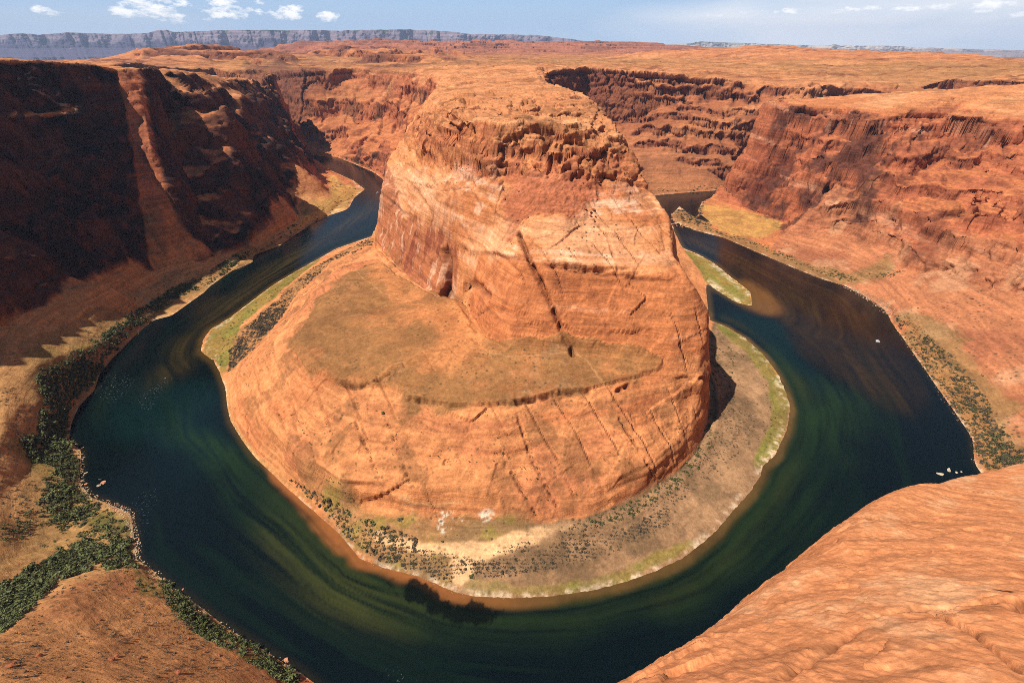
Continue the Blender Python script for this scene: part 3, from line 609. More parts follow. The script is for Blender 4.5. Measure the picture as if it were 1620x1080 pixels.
# ------------------------------------------------------------------ cracks
def crack_pts(pts):
    q = [pts[0]]
    for a, b in zip(pts[:-1], pts[1:]):
        n = max(1, int(math.hypot(b[0]-a[0], b[1]-a[1])/5)); q += [(a[0]+(b[0]-a[0])*i/n, a[1]+(b[1]-a[1])*i/n) for i in range(1, n+1)]
    x, y, z = march([p[0] for p in q], [p[1] for p in q]); return np.stack([x, y, z], 1)
CRACKS = [  # pixels, half width, depth
 ([(820,370),(831,395),(846,430),(858,452),(868,474),(884,510),(893,540),(906,565)], 1.7, 10),
 ([(706,398),(712,420),(710,450),(704,468)], 4.0, 9), ([(735,456),(748,449),(762,456),(775,470)], 3.0, 7), ([(655,372),(690,400),(700,420)],1.5,4),
 ([(880,417),(930,425),(990,428),(1005,433),(1052,440)], 1.3, 4.5), ([(780,402),(805,408),(835,405)], 1.0, 3),
 ([(540,606),(566,614),(600,604),(618,594)], 1.0, 3.0), ([(650,631),(700,642),(735,640),(750,644),(800,641),(860,630),(885,622)], 1.1, 3.5), ([(975,618),(1000,606)], 1, 3), ([(1020,590),(1060,595),(1110,596)], .9, 3),
 ([(700,370),(685,345),(672,320),(650,290)], 1.3, 3), ([(940,345),(962,375),(978,430)], .9, 2.5), ([(905,345),(925,375),(935,400)], .8, 2), ([(995,360),(1015,395),(1022,425)], .8, 2), ([(735,290),(752,310),(765,335)], .9, 2), ([(1085,440),(1098,500),(1110,560)],.8,2.5), ([(1050,470),(1052,520)],.6,1.5),
 ([(750,208),(752,235),(752,258)], 1.6, 6), ([(725,195),(740,200),(752,210)], 1.2, 4), ([(845,205),(862,212),(868,225),(860,240)], 3.0, 9), ([(835,175),(845,180),(860,178)], 2.5, 7), ([(875,182),(895,185),(908,180)], 3, 7), ([(815,215),(822,240),(820,265)], 1.2, 4), ([(868,235),(872,255),(866,272)], 2.2, 6), ([(905,215),(890,235),(885,255)], 1.5, 5), ([(930,240),(915,262),(905,285)], 1.5, 5), ([(960,235),(940,262),(930,285)], 1.4, 5), ([(985,255),(960,275),(950,292)], 1.3, 4), ([(700,195),(715,180),(740,172),(770,170)], 1.3, 4), ([(880,232),(900,225),(930,230),(955,245)],1.3,4),([(890,265),(905,250),(925,240)],1.2,4),
 ([(607,652),(625,700),(646,756),(674,808)], .85, 2.8), ([(562,667),(580,710),(602,761)], .85, 2.8), ([(817,652),(844,731),(881,800)], .85, 2.8), ([(809,746),(830,785),(854,825)], .85, 2.8), ([(980,662),(1010,710),(1042,766)], .85, 2.8), ([(439,652),(455,690),(469,731)], .8, 2), ([(390,655),(392,690)], .8, 2), ([(455,640),(490,700),(500,740)], .8, 2), ([(765,650),(790,700),(800,740)], .5, 1.2),
 ([(1283,228),(1278,250),(1277,275),(1277,335)], 2.4, 9), ([(1262,175),(1290,180)], 3, 8), ([(1305,175),(1312,190),(1325,172)], 3, 7), ([(1440,240),(1448,215),(1462,205)], 3.5, 9), ([(1490,235),(1475,248),(1450,246)], 2, 6), ([(1560,205),(1585,225),(1600,250)], 3, 8), ([(1475,345),(1500,335),(1540,330)], 3.5, 8), ([(1425,218),(1430,240)],2,6), ([(1405,345),(1420,370)], 2, 5), ([(1540,395),(1520,415)], 2, 5), ([(1500,385),(1490,425)],2,5), ([(1425,183),(1500,188),(1560,190)],1.5,4), ([(1340,180),(1352,205),(1345,225)],1.5,4),
 ([(472,210),(478,160),(484,120)], 4, 12), ([(560,140),(563,165)], 3, 9), ([(635,150),(628,180),(622,210)], 5, 12), ([(655,140),(650,165),(640,185)], 4, 10), ([(505,235),(510,222),(522,217),(530,222)], 4, 12), ([(600,175),(605,195),(600,215)], 3, 9), ([(545,195),(550,180)],2.5,7), ([(520,130),(515,150),(518,165)],3,8),
 ([(1060,130),(1085,150),(1080,175)], 4, 12), ([(1110,135),(1120,160)], 4, 12), ([(1160,140),(1162,165)], 4, 12), ([(1060,200),(1050,218)], 3, 8), ([(1090,200),(1085,220)], 3, 8), ([(1130,205),(1145,225),(1150,240)], 6, 14), ([(1245,137),(1270,137)], 5, 12), ([(1280,140),(1290,133),(1305,140)], 5, 12),
]
# overhanging ledges: a lip above the line, a notch below it, its shade also painted in
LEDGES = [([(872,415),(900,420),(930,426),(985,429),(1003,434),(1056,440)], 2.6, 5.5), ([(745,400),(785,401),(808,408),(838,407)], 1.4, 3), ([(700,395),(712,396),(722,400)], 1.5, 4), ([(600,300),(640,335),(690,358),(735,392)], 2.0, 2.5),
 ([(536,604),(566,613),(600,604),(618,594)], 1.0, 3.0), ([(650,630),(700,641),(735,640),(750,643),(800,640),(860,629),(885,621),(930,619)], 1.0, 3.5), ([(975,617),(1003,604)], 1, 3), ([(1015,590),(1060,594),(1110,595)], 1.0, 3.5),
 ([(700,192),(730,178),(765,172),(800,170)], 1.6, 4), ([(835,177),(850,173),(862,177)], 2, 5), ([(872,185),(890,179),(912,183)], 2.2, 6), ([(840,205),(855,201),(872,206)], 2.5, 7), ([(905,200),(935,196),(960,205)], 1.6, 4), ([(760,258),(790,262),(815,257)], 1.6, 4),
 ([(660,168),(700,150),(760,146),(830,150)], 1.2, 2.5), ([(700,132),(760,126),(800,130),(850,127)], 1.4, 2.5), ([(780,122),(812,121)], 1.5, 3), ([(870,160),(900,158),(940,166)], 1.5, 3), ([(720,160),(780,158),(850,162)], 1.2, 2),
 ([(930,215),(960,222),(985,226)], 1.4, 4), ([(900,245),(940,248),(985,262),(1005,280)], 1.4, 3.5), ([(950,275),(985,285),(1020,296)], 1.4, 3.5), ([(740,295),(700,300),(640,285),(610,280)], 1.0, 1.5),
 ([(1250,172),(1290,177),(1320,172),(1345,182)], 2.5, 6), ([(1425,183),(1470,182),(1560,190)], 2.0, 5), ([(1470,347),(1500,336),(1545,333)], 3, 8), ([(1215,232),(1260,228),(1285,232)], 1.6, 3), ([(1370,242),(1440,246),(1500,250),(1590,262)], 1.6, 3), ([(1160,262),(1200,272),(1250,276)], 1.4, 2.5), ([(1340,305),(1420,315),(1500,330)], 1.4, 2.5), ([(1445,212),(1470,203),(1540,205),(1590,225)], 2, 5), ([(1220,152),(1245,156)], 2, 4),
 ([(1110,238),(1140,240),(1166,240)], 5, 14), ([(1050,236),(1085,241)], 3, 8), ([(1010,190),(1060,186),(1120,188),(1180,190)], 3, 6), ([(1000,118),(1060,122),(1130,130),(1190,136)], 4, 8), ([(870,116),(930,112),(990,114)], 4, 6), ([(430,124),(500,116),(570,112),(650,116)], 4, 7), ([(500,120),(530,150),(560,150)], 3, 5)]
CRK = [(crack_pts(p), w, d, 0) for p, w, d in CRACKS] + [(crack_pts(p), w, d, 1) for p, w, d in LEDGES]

def polydist(x, y, pts):
    out_ = np.full(x.shape, 1e9, np.float32); side = None
    for i in range(len(pts)-1):
        ax, ay = pts[i][0], pts[i][1]; bx, by = pts[i+1][0]-ax, pts[i+1][1]-ay; L2 = bx*bx+by*by
        s_ = np.clip(((x-ax)*bx+(y-ay)*by)/L2, 0, 1)
        out_ = np.minimum(out_, np.hypot(x-ax-s_*bx, y-ay-s_*by))
    return out_
# ------------------------------------------------------------------ surface detail and colour of the terrain
PATHS = [([(875,567),(905,572),(930,584),(945,600),(958,612)], 1.0), ([(760,562),(800,572),(850,574),(905,572)], .8), ([(600,858),(630,845),(648,832),(656,818),(648,808),(636,806)], 1.0), ([(640,812),(700,813),(730,812)], .7), ([(656,818),(652,832),(664,845),(690,850)], .9), ([(690,845),(712,842),(735,841)], .8), ([(693,842),(688,856)], .8), ([(715,842),(720,856)], .8), ([(728,842),(732,853)], .8),
 ([(658,852),(657,880),(655,902)], .8), ([(800,860),(860,846),(930,836),(985,832)], .9), ([(722,872),(720,890),(728,905)], .7), ([(735,875),(742,888),(760,890)], .7), ([(1045,600),(1060,630),(1085,652)], .7), ([(560,412),(600,450),(650,470),(690,488)], .9)]
def near_masks(x, y):
    g = lambda M, **k_: msk(M, x, y, **k_)
    return dict(plat=g(M_PLATFORM), deb=g(M_DEBRIS, warp=22, lo=.1, hi=.9), beach=g(M_BEACH, warp=1.5), front=g(M_FRONT, warp=10, lo=.1, hi=.9), gr=g(M_GREENR, warp=4), gb=g(M_GREENB, warp=4), gl=g(M_GREENL, warp=3), sand=g(M_SAND, warp=4), wface=g(M_WFACE, warp=3), shelf=g(M_SHELF, warp=2, lo=.4, hi=.6), shor=g(M_SHELFOR, warp=16, lo=.1, hi=.9), plat2=g(M_PLATFORM, warp=16, lo=.05, hi=.8), rwd=g(M_RWD, warp=10, lo=.1, hi=.9), rwr=g(M_RW, warp=4), ramp=g(M_RAMP, warp=3), wallf=g(M_WALLF, warp=3), tier2=g(M_TIER2, warp=8, lo=.2, hi=.8), meadow=g(M_MEADOW, warp=8, lo=.1, hi=.9), lls=g(M_LLS, warp=6, lo=.1, hi=.9),
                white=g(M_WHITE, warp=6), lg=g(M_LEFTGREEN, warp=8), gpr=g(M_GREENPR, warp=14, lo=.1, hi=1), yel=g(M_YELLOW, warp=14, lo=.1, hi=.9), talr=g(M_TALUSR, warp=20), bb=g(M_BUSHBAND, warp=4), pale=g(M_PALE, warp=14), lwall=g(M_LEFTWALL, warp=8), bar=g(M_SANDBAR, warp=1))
def detail(x, y, z, nrm, A):
    steep = smooth(.21, .42, 1-nrm[:,2]); vst = smooth(.4, .75, 1-nrm[:,2])
    r = np.sqrt(x*x+y*y+(z-CAMZ)**2)
    land = smooth(.8, 5, z)
    steep = steep*(1-.85*A['lls'])*(1-.65*smooth(-100,-200,x)*smooth(900,700,y)*smooth(70,50,z)*(1-A['butte'])*(1-A['lwall']))
    steep = np.maximum(steep, .55*A['rwr']*smooth(.04,.12,1-nrm[:,2]))
    top = smooth(200, 218, z)*(1-steep)
    big = fbm(x/75, y/75, z/260, seed=31, oct=4)
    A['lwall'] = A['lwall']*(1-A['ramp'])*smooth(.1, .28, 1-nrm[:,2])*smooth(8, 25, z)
    bed = z + 7*fbm(x/110, y/110, seed=33, oct=3) - 0.02*y
    led = vnoise(bed/7.5, x/400, y/400, seed=35)*.6 + vnoise(bed/2.6, x/150, y/150, seed=36)*.35
    rj = ridge(x/34, y/34, z/170, seed=37, oct=3)
    jc = smooth(.45, .95, rj)
    rough = fbm(x/11, y/11, z/11, seed=41, oct=5, gain=.58)
    chunk = ridge(x/16+.5*big, y/16, z/22, seed=45, oct=4)
    # where cliffs are broken: upper butte cliff, far walls, left wall
    butte = A['butte']
    uc = butte * smooth(168, 186, z) * smooth(930, 800, y) * (1-A['deb'])
    far = smooth(1050, 1250, y)
    lw = A['lwall']
    slab = butte*(1-uc)*smooth(70, 80, z)*smooth(850, 700, y)
    broken = np.clip(uc*1.0 + far*.9 + lw*.55 + .35*(1-butte)*(1-lw), 0, 1)
    rw = (1-butte)*smooth(100, 300, x)*smooth(1150, 1000, y)            # right wall
    ucs = uc*smooth(.04,.18,1-nrm[:,2])
    led = np.sign(led)*np.abs(led)**.7
    d = steep*(led*(.5+2.4*broken) + big*(1.6+7*broken*(1-uc)+3*uc) - jc*(.6+4.5*broken)) + rough*(.12 + steep*(.35+1.5*broken))
    # blocks: cells pushed in and out with cracks between them
    zone = np.clip(ucs + far*steep*(.35+.65*smooth(-150,100,x)) + lw*steep*.3 + rw*steep*.65, 0, 1)
    blk = np.zeros(len(x)); ckk = np.zeros(len(x))
    w_ = np.where(zone > .03)[0]
    if len(w_):
        X, Y, Z = x[w_], y[w_], z[w_]; wx_ = 6*fbm(X/30,Y/30,Z/30,seed=140,oct=3); wz_ = 6*fbm(X/30,Y/30,Z/30,seed=141,oct=3)
        sc_ = np.where(far[w_] > .5, 30.0, np.where(lw[w_] > .5, 34.0, np.where(uc[w_] > .5, 17.0, 26.0)))
        Xs = X + wx_ + .35*Z; Ys = Y + wx_; Zs = Z + wz_
        f1, ed, cid = worley(Xs/sc_, Ys/sc_, Zs/(sc_*1.5), 150); g1, ed2, cid2 = worley(Xs/(sc_*.36), Ys/(sc_*.36), Zs/(sc_*.42), 160)
        a_ = sc_*np.where(uc[w_] > .5, .085, .14)
        blk[w_] = cid*a_ + cid2*a_*.38 - smooth(.16,.0,ed)*a_*1.1 - smooth(.14,0,ed2)*a_*.35 + (.5-f1)*a_*.9
        ckk[w_] = np.maximum(smooth(.10,.0,ed), .5*smooth(.1,0,ed2))
    d = d*(1-.5*uc) + zone*blk
    # angular facets on all bare rock
    rockm = np.clip(butte*(1-A['plat'])*(1-A['deb'])*smooth(9,16,z) + (1-butte)*steep, 0, 1)*land
    w_ = np.where(rockm > .03)[0]; fct = np.zeros(len(x))
    X, Y, Z = x[w_]+7*fbm(x[w_]/50,y[w_]/50,z[w_]/50,seed=170,oct=3), y[w_]+7*fbm(x[w_]/50,y[w_]/50,z[w_]/50,seed=171,oct=3), z[w_]
    b_ = np.clip(broken[w_], .12, 1)
    fct[w_] = facets(X/52, Y/52, Z/30, 180)*(1.2+4.4*b_) + facets(X/19, Y/19, Z/8.5, 190)*(.35+1.7*b_) + facets(X/6.5, Y/6.5, Z/3.2, 195)*(.08+.6*b_)
    d = d + rockm*fct
    # parallel joints across the slabs of the butte
    sj = .85*x + .5*y + 5*fbm(x/60, y/60, z/60, seed=143, oct=3); cell = sj/23.0
    jt = np.abs(cell-np.floor(cell)-.5)*23.0
    jmask = butte*(1-uc)*land*(1-A['plat'])*(1-A['deb'])*smooth(-.25,.25,fbm(x/45,y/45,z/45,seed=144,oct=2)+.05)*smooth(10,18,z)
    jl = jmask*smooth(.75,.1,jt); d = d - jl*2.0
    # left wall: diagonal buttresses
    lbut = ridge((y+z*.55)/95, x/500, seed=47, oct=3)
    d = d + lw*steep*(lbut*10 + 5*ridge((y+z*.6)/38, x/200, seed=48, oct=3) + 6*ridge((y+.25*z)/21, z/260, seed=49, oct=2)*smooth(290,240,z))*smooth(5,40,z)*smooth(291,270,z)
    # gentle ground: rubble and hummocks
    hum = fbm(x/30, y/30, seed=51, oct=5, gain=.55)
    rub = fbm(x/3.2, y/3.2, z/3.2, seed=53, oct=3, gain=.7)
    gully = ridge(x/40, y/40, seed=55, oct=3)
    soft = np.clip(A['beach']+A['plat']+A['front']+A['gl']+A['bar'], 0, 1)
    d = d + (1-steep)*land*(1-top)*((1-soft)*(hum*1.6 + gully*.9) + rub*.35 + soft*hum*.35)
    # lower slab swells
    low = butte*smooth(9, 18, z)*smooth(62, 52, z)
    sw = fbm(x/38, y/38, z/38, seed=57, oct=3)
    d = d + low*(sw*3.4 + .8*vnoise(bed/3.0, x/60, y/60, seed=58))
    # tops: slickrock swirls
    d = d + top*(1.7*fbm(x/24, y/50, seed=59, oct=5, gain=.6) + .9*ridge(x/40, y/15, seed=60, oct=3))
    rr2 = np.sqrt(x*x+y*y); d = d + smooth(1000,1500,rr2)*(1-steep)*land*(7*ridge(x/230, y/120, seed=62, oct=5)+4*facets(x/60, y/60, z/60, 197))*smooth(9000,5000,rr2)
    d = d + A['deb']*(rub*1.3 + fbm(x/7, y/7, seed=61, oct=3)*.9)
    d = d*land + (1-land)*rub*.12
    hn = nrm.copy(); hn[:,2] *= (1-.55*vst); hn /= np.maximum(np.linalg.norm(hn, axis=1), 1e-6)[:,None]
    mixd = np.clip(r/350, .25, 1)
    vec = hn*(d*mixd)[:,None]
    vec[:,2] += 2.8*smooth(.4,.6,A['shelf'])
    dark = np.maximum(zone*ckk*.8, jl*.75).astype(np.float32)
    p3 = np.stack([x,y,z],1)
    for pts, w, dep, kind_ in CRK:
        R4 = w*4.5
        lo = pts.min(0)-R4; hi = pts.max(0)+R4
        c = np.where(((p3 > lo) & (p3 < hi)).all(1))[0]
        if not len(c): continue
        q = p3[c]; best = np.full(len(c), 1e9); dz_ = np.zeros(len(c))
        wob = w*.4*fbm(q[:,0]/6, q[:,1]/6, q[:,2]/6, seed=63, oct=2)
        for i in range(len(pts)-1):
            a, b = pts[i], pts[i+1]; ab = b-a; L2 = ab@ab
            s_ = np.clip(((q-a)@ab)/L2, 0, 1); df = q-(a+s_[:,None]*ab); dd = np.linalg.norm(df, axis=1); n_ = dd < best
            best = np.where(n_, dd, best); dz_ = np.where(n_, df[:,2], dz_)
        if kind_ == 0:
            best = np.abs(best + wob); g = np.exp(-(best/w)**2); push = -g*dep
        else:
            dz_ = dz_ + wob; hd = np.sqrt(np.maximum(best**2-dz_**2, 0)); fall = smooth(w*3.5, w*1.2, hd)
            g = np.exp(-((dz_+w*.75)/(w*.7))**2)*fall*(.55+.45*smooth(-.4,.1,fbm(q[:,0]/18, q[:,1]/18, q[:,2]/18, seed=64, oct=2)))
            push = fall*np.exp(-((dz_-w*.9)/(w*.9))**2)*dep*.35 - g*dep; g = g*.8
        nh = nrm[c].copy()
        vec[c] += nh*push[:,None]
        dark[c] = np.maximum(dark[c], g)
    return vec, dict(steep=steep, vst=vst, big=big, bed=bed, led=led, jc=jc, rough=rough, broken=broken, uc=uc, far=far, lw=lw, top=top, hum=hum, rub=rub, low=low, soft=soft, crack=dark, slab=slab, chunk=chunk)

c_orange = lin(214,141,90); c_or2 = lin(190,115,72); c_pale = lin(226,176,142); c_red = lin(172,98,68); c_dred = lin(140,76,54); c_tan = lin(196,146,92)
c_varn_recess = lin(66,40,34); c_scrub = lin(138,100,60); c_gravel = lin(160,124,90); c_green = lin(112,112,50); c_olive = lin(136,118,56); c_sand = lin(222,176,128); c_yellow = lin(186,150,78); c_white = lin(238,222,196); c_dkscrub = lin(92,74,52)
def paint(x, y, z, A, Q):
    n = len(x); cc = np.tile(c_or2, (n, 1)).astype(np.float32)
    bt = A['butte']
    nA = fbm(x/60, y/60, z/60, seed=71, oct=4); nB = fbm(x/14, y/14, z/9, seed=72, oct=4, gain=.6); nC = fbm(x/4, y/4, z/4, seed=73, oct=3, gain=.6)
    band = vnoise(Q['bed']/4.5, x/300, y/300, seed=74)*.6 + vnoise(Q['bed']/1.3, x/80, y/80, seed=75)*.4
    # butte slabs
    cc = mixc(cc, c_orange, bt*smooth(-.5, .4, nA + .4*band + .3))
    cc = mixc(cc, c_pale, bt*Q['slab']*smooth(.05, .6, band*.6+nB*.7)*.6)
    cc = mixc(cc, c_pale, A['pale']*smooth(-.2, .35, band+nB)*.8)
    cc = mixc(cc, c_red, bt*Q['uc']*smooth(-.4, .3, nB)*.75)
    cc = mixc(cc, c_red, bt*Q['low']*smooth(.0, .5, nA-band*.4)*.5)
    cc = mixc(cc, c_red, A['deb']*.85)
    # outside the bend
    out = 1-bt
    cc = mixc(cc, c_red, out*smooth(.1,.5,Q['steep']+.3*nA)*.78)
    cc = mixc(cc, lin(180,116,80), out*A['talr']*.8); cc = mixc(cc, lin(156,92,64), out*A['talr']*smooth(.0,.4,fbm(x/50,y/50,seed=97,oct=4))*.6); cc = mixc(cc, lin(206,154,114), out*A['talr']*smooth(.15,.5,fbm(x/30,y/30,seed=98,oct=4))*.5)
    left = smooth(-100, -250, x)*smooth(1200, 900, y)*out
    cc = mixc(cc, c_tan, left*(1-.3*Q['steep'])*smooth(150, 60, z)*(1-Q['lw'])*.95)
    cc = mixc(cc, c_red, left*smooth(25,60,z)*smooth(180,120,z)*(1-Q['steep'])*.2*smooth(-.3,.4,nA))
    cc = mixc(cc, lin(188,130,82), A['lls']*.85); cc = mixc(cc, lin(158,96,62), A['lls']*smooth(.1,.5,nA+.3*nB)*.5); cc = mixc(cc, lin(196,142,92), A['lls']*smooth(-.1,-.5,nA)*.6)
    # varnish on cliffs; on the left wall shade is painted in as well
    st = fbm(x/7, y/7, z/90, seed=76, oct=3)
    v0 = fbm(x/55, y/55, z/60, seed=77, oct=4)
    varn = smooth(.05, .38, v0 + .35*st)*smooth(.25,.6,Q['steep'])
    vk = np.clip(.45*out + .75*Q['far'] + .2*bt*Q['uc'], 0, 1)
    cc = mixc(cc, c_varn_recess, varn*vk*.85)
    cc = mixc(cc, lin(56,38,35), Q['lw']*(.80 + .25*smooth(-.3,.3,nA)))  # the left wall's shade is put into its rock colour
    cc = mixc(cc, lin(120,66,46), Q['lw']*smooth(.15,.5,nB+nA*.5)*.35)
    vr = A['rwd']*smooth(-.18,.22,fbm(x/34, y/34, z/30, seed=89, oct=4)+.25*st); cc = mixc(cc, lin(74,44,38), vr*.8)
    dk = smooth(.08,.4,fbm(x/120,y/120,z/25,seed=90,oct=3))*(1-bt)*Q['steep']*smooth(200,350,x); cc = mixc(cc, lin(128,66,46), dk*.6)
    cc = mixc(cc, lin(206,146,112), (1-bt)*Q['steep']*smooth(.25,.5,fbm(x/150,y/150,Q['bed']/9,seed=91,oct=3))*smooth(100,300,x)*.55)
    # pale drips below the rims
    dr = smooth(.25,.6,fbm(x/4, y/4, z/160, seed=78, oct=2))*smooth(.5,.8,Q['steep'])*smooth(150,190,z)
    cc = mixc(cc, c_pale, dr*out*(1-Q['lw'])*.6*smooth(0,.4,v0))
    # left side of the butte wall has dark streaks
    lside = bt*smooth(-40,-90,x)*smooth(.45,.7,Q['steep'])*smooth(60,75,z)*smooth(900,500,y)
    cc = mixc(cc, c_dred, lside*smooth(-.1,.4,st+v0)*.8)
    cc = mixc(cc, lin(198,118,72), A['wallf']*.7); cc = mixc(cc, lin(158,92,62), A['wallf']*smooth(.1,.5,st+.6*v0)*.45); cc = mixc(cc, lin(214,150,112), A['wallf']*smooth(.3,.6,band+.3*nB)*.5)
    cc = mixc(cc, lin(226,164,122), A['tier2']*smooth(-.5,.3,nA+band*.5)*.65); cc = mixc(cc, lin(236,190,156), A['tier2']*smooth(.15,.5,band*.7+nB*.5)*.5)
    cc = mixc(cc, lin(162,94,64), A['wface']*.75); cc = mixc(cc, c_dred, A['wface']*smooth(.0,.45,st+v0)*.8); cc = mixc(cc, lin(226,180,146), A['wface']*smooth(.25,.5,st-.5*v0)*.6)
    # ledge shadows painted as dark lines over the slickrock tops
    tl = ridge(x/70, y/13, seed=88, oct=3); cc = mixc(cc, lin(128,74,46), Q['top']*smooth(.62,.85,tl)*smooth(1500,1100,y)*.65)
    # far walls darker and redder
    far_dk = smooth(1150,1300,y)*smooth(60,120,x)*smooth(.2,.5,Q['steep'])
    cc = mixc(cc, lin(104,58,44), far_dk*.7)
    cc = mixc(cc, lin(176,118,78), smooth(1000,1100,y)*smooth(250,350,x)*(1-Q['steep'])*smooth(90,60,z)*.8)
    cc = mixc(cc, lin(146,90,62), smooth(1130,1230,y)*smooth(200,330,x)*smooth(215,190,z)*.55)
    # plateau tops
    r = np.sqrt(x*x+y*y)
    tp = Q['top']
    cc = mixc(cc, lin(202,134,88), tp*.85)
    cc = mixc(cc, lin(218,158,110), tp*smooth(.1,.5,fbm(x/90,y/25,seed=79,oct=4))*.6)
    cc = mixc(cc, lin(152,98,60), tp*smooth(.12,.45,fbm(x/110,y/45,seed=80,oct=5))*.65)
    ff = smooth(1500,2100,r)
    cc = mixc(cc, lin(186,116,74), ff*.5)
    gv = ff*smooth(270,246,z)*smooth(4200,3000,y)*smooth(-.35,.15,fbm(x/500,y/180,seed=81,oct=4)+.25*smooth(-600,200,x))
    gv = gv*(1-Q['steep'])*smooth(.3,.8,tp+ff*(1-Q['steep'])); cc = mixc(cc, lin(156,116,70), gv*.6)
    fl = ridge(x/260, y/70, seed=93, oct=4); cc = mixc(cc, lin(120,66,44), smooth(1100,1700,r)*(1-Q['steep'])*smooth(.45,.8,fl)*.7)
    cc = mixc(cc, lin(222,150,98), smooth(1100,1700,r)*smooth(.2,.5,fbm(x/300,y/70,seed=94,oct=4))*.5)
    hf = smooth(3000,4600,r)
    cc = mixc(cc, lin(168,104,80), hf*.8)
    cc = mixc(cc, lin(110,66,52), hf*smooth(-.1,.4,fbm(x/300,y/160,z/50,seed=82,oct=4))*.55)
    lf_ = smooth(1700,2100,r)*smooth(100,-500,x)*smooth(5200,3600,r); cc = mixc(cc, lin(104,64,52), lf_*smooth(-.15,.3,fbm(x/240,y/160,seed=95,oct=4))*.75)
    # covers
    scr = np.maximum(A['plat2'], .75*A['shelf'])*smooth(-.75,.1,nA*1.1+.15+.5*nB)*(1-.75*A['shor'])
    cc = mixc(cc, lin(198,128,78), A['shelf']*.8)
    cc = mixc(cc, c_scrub, scr*(.80+.2*nC)); cc = mixc(cc, lin(170,116,70), A['shelf']*smooth(.1,.5,nA*.6+nB*.5)*.5)
    cc = mixc(cc, lin(176,142,110), A['plat']*smooth(.55,.75,ridge(x/60,y/60,seed=83,oct=2)*.7+nC*.3)*.25)
    cc = mixc(cc, lin(104,112,50), A['meadow']*smooth(-.6,.1,nB+.4*nC)*.85)
    for pl_, w_ in PATHS:
        q_ = np.array([P(a, b, 62 if b < 640 else 7) for a, b in pl_]); i_ = np.where((x > q_[:,0].min()-4) & (x < q_[:,0].max()+4) & (y > q_[:,1].min()-4) & (y < q_[:,1].max()+4) & (z < 75))[0]
        if len(i_): k_ = np.zeros(n); k_[i_] = smooth(w_, w_*.4, polydist(x[i_]+1.2*fbm(x[i_]/6,y[i_]/6,seed=96,oct=2), y[i_], q_)); cc = mixc(cc, lin(208,158,110), k_*(.8 if pl_[0][1] > 640 else .4))
    # scrubby patches on the lower slab
    cc = mixc(cc, lin(140,96,60), Q['low']*smooth(.12,.35,fbm(x/22,y/22,seed=84,oct=4))*.55)
    cc = mixc(cc, c_gravel, A['beach']*.95)
    cc = mixc(cc, c_dkscrub, A['beach']*smooth(-.1,.5,fbm(x/26,y/26,seed=85,oct=4)+.5*nC+.3*nB)*.6*(1-A['gr'])*(1-A['gb']))
    cc = mixc(cc, lin(150,116,76), A['front']*.8); cc = mixc(cc, c_olive, A['front']*smooth(.0,.4,nB)*.7)
    for m_, w_ in (('gr',.85),('gb',.8),('gl',.85),('bar',.9)): cc = mixc(cc, c_olive, A[m_]*w_); cc = mixc(cc, c_green, A[m_]*smooth(-.1,.3,nB)*.7)
    cc = mixc(cc, c_gravel, A['gb']*smooth(-.2,.4,nA+nB*.6+nC*.4)*.6)
    cc = mixc(cc, lin(150,110,66), A['bb']*.7)
    cc = mixc(cc, c_sand, A['sand']*.95); cc = mixc(cc, c_white, A['white']*smooth(-.1,.2,nC+.3*nB))
    cc = mixc(cc, lin(112,96,54), A['lg']*smooth(-.5,.1,nB)*.4)
    cc = mixc(cc, lin(106,112,44), A['lg']*smooth(.1,.4,nA)*.4)
    cc = mixc(cc, lin(130,108,64), A['gpr']*.6); cc = mixc(cc, c_yellow, A['yel']*(.55+.3*nB))
    # pale stones along the water line
    wl = smooth(.9,.2,z)*(z > -.2)*(1-hf)
    cc = mixc(cc, lin(206,180,150), wl*smooth(-.1,.4,nC+nB)*.75)
    cc = cc*(1 + .20*nB + .16*nC + .10*band*Q['steep'])[:,None]
    A['spk'] = np.clip((1-Q['steep'])*smooth(2,4,z)*smooth(1500,900,r)*(.35+.65*smooth(-.2,.4,fbm(x/40,y/40,seed=87)))*(1+.3*A['plat'])*(1-A['sand'])*(1-A['deb']) + .5*A['beach']*smooth(2,3,z), 0, 1)
    cc = mixc(cc, c_varn_recess, Q['crack']*.55)  # ledge notches get shade painted into the colour; cracks and joints darken too
    return np.clip(cc, .004, .86)

print("t marks", time.time()-T0)
xs = np.concatenate([np.arange(-16000, X0, 600), np.arange(X0, X1, 60), np.arange(X1, 17000, 600)]); ys = np.concatenate([np.arange(-900, Y0, 180), np.arange(Y0, Y1, 60), np.arange(Y1, 4000, 150), np.arange(4000, 10500, 400)])
gx, gy, gt = grid_tris(xs, ys)
QPX = 1.6
tx, ty, tz, tt = refine(gx, gy, gt, H, px=QPX, minedge=.5, cap=2_300_000)
tn = vnormals(tx, ty, tz, tt)
AA = near_masks(tx, ty)
ins = pip(tx, ty, INX, INY)       # inside the bend: close the ring across the neck
AA['butte'] = (ins & ((ty < 1110) | ((tx < 60) & (ty < 1400) & (tx > -300)))).astype(np.float32)
vec, QQ = detail(tx, ty, tz, tn, AA)
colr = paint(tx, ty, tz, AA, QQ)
co = np.stack([tx, ty, tz], 1) + vec
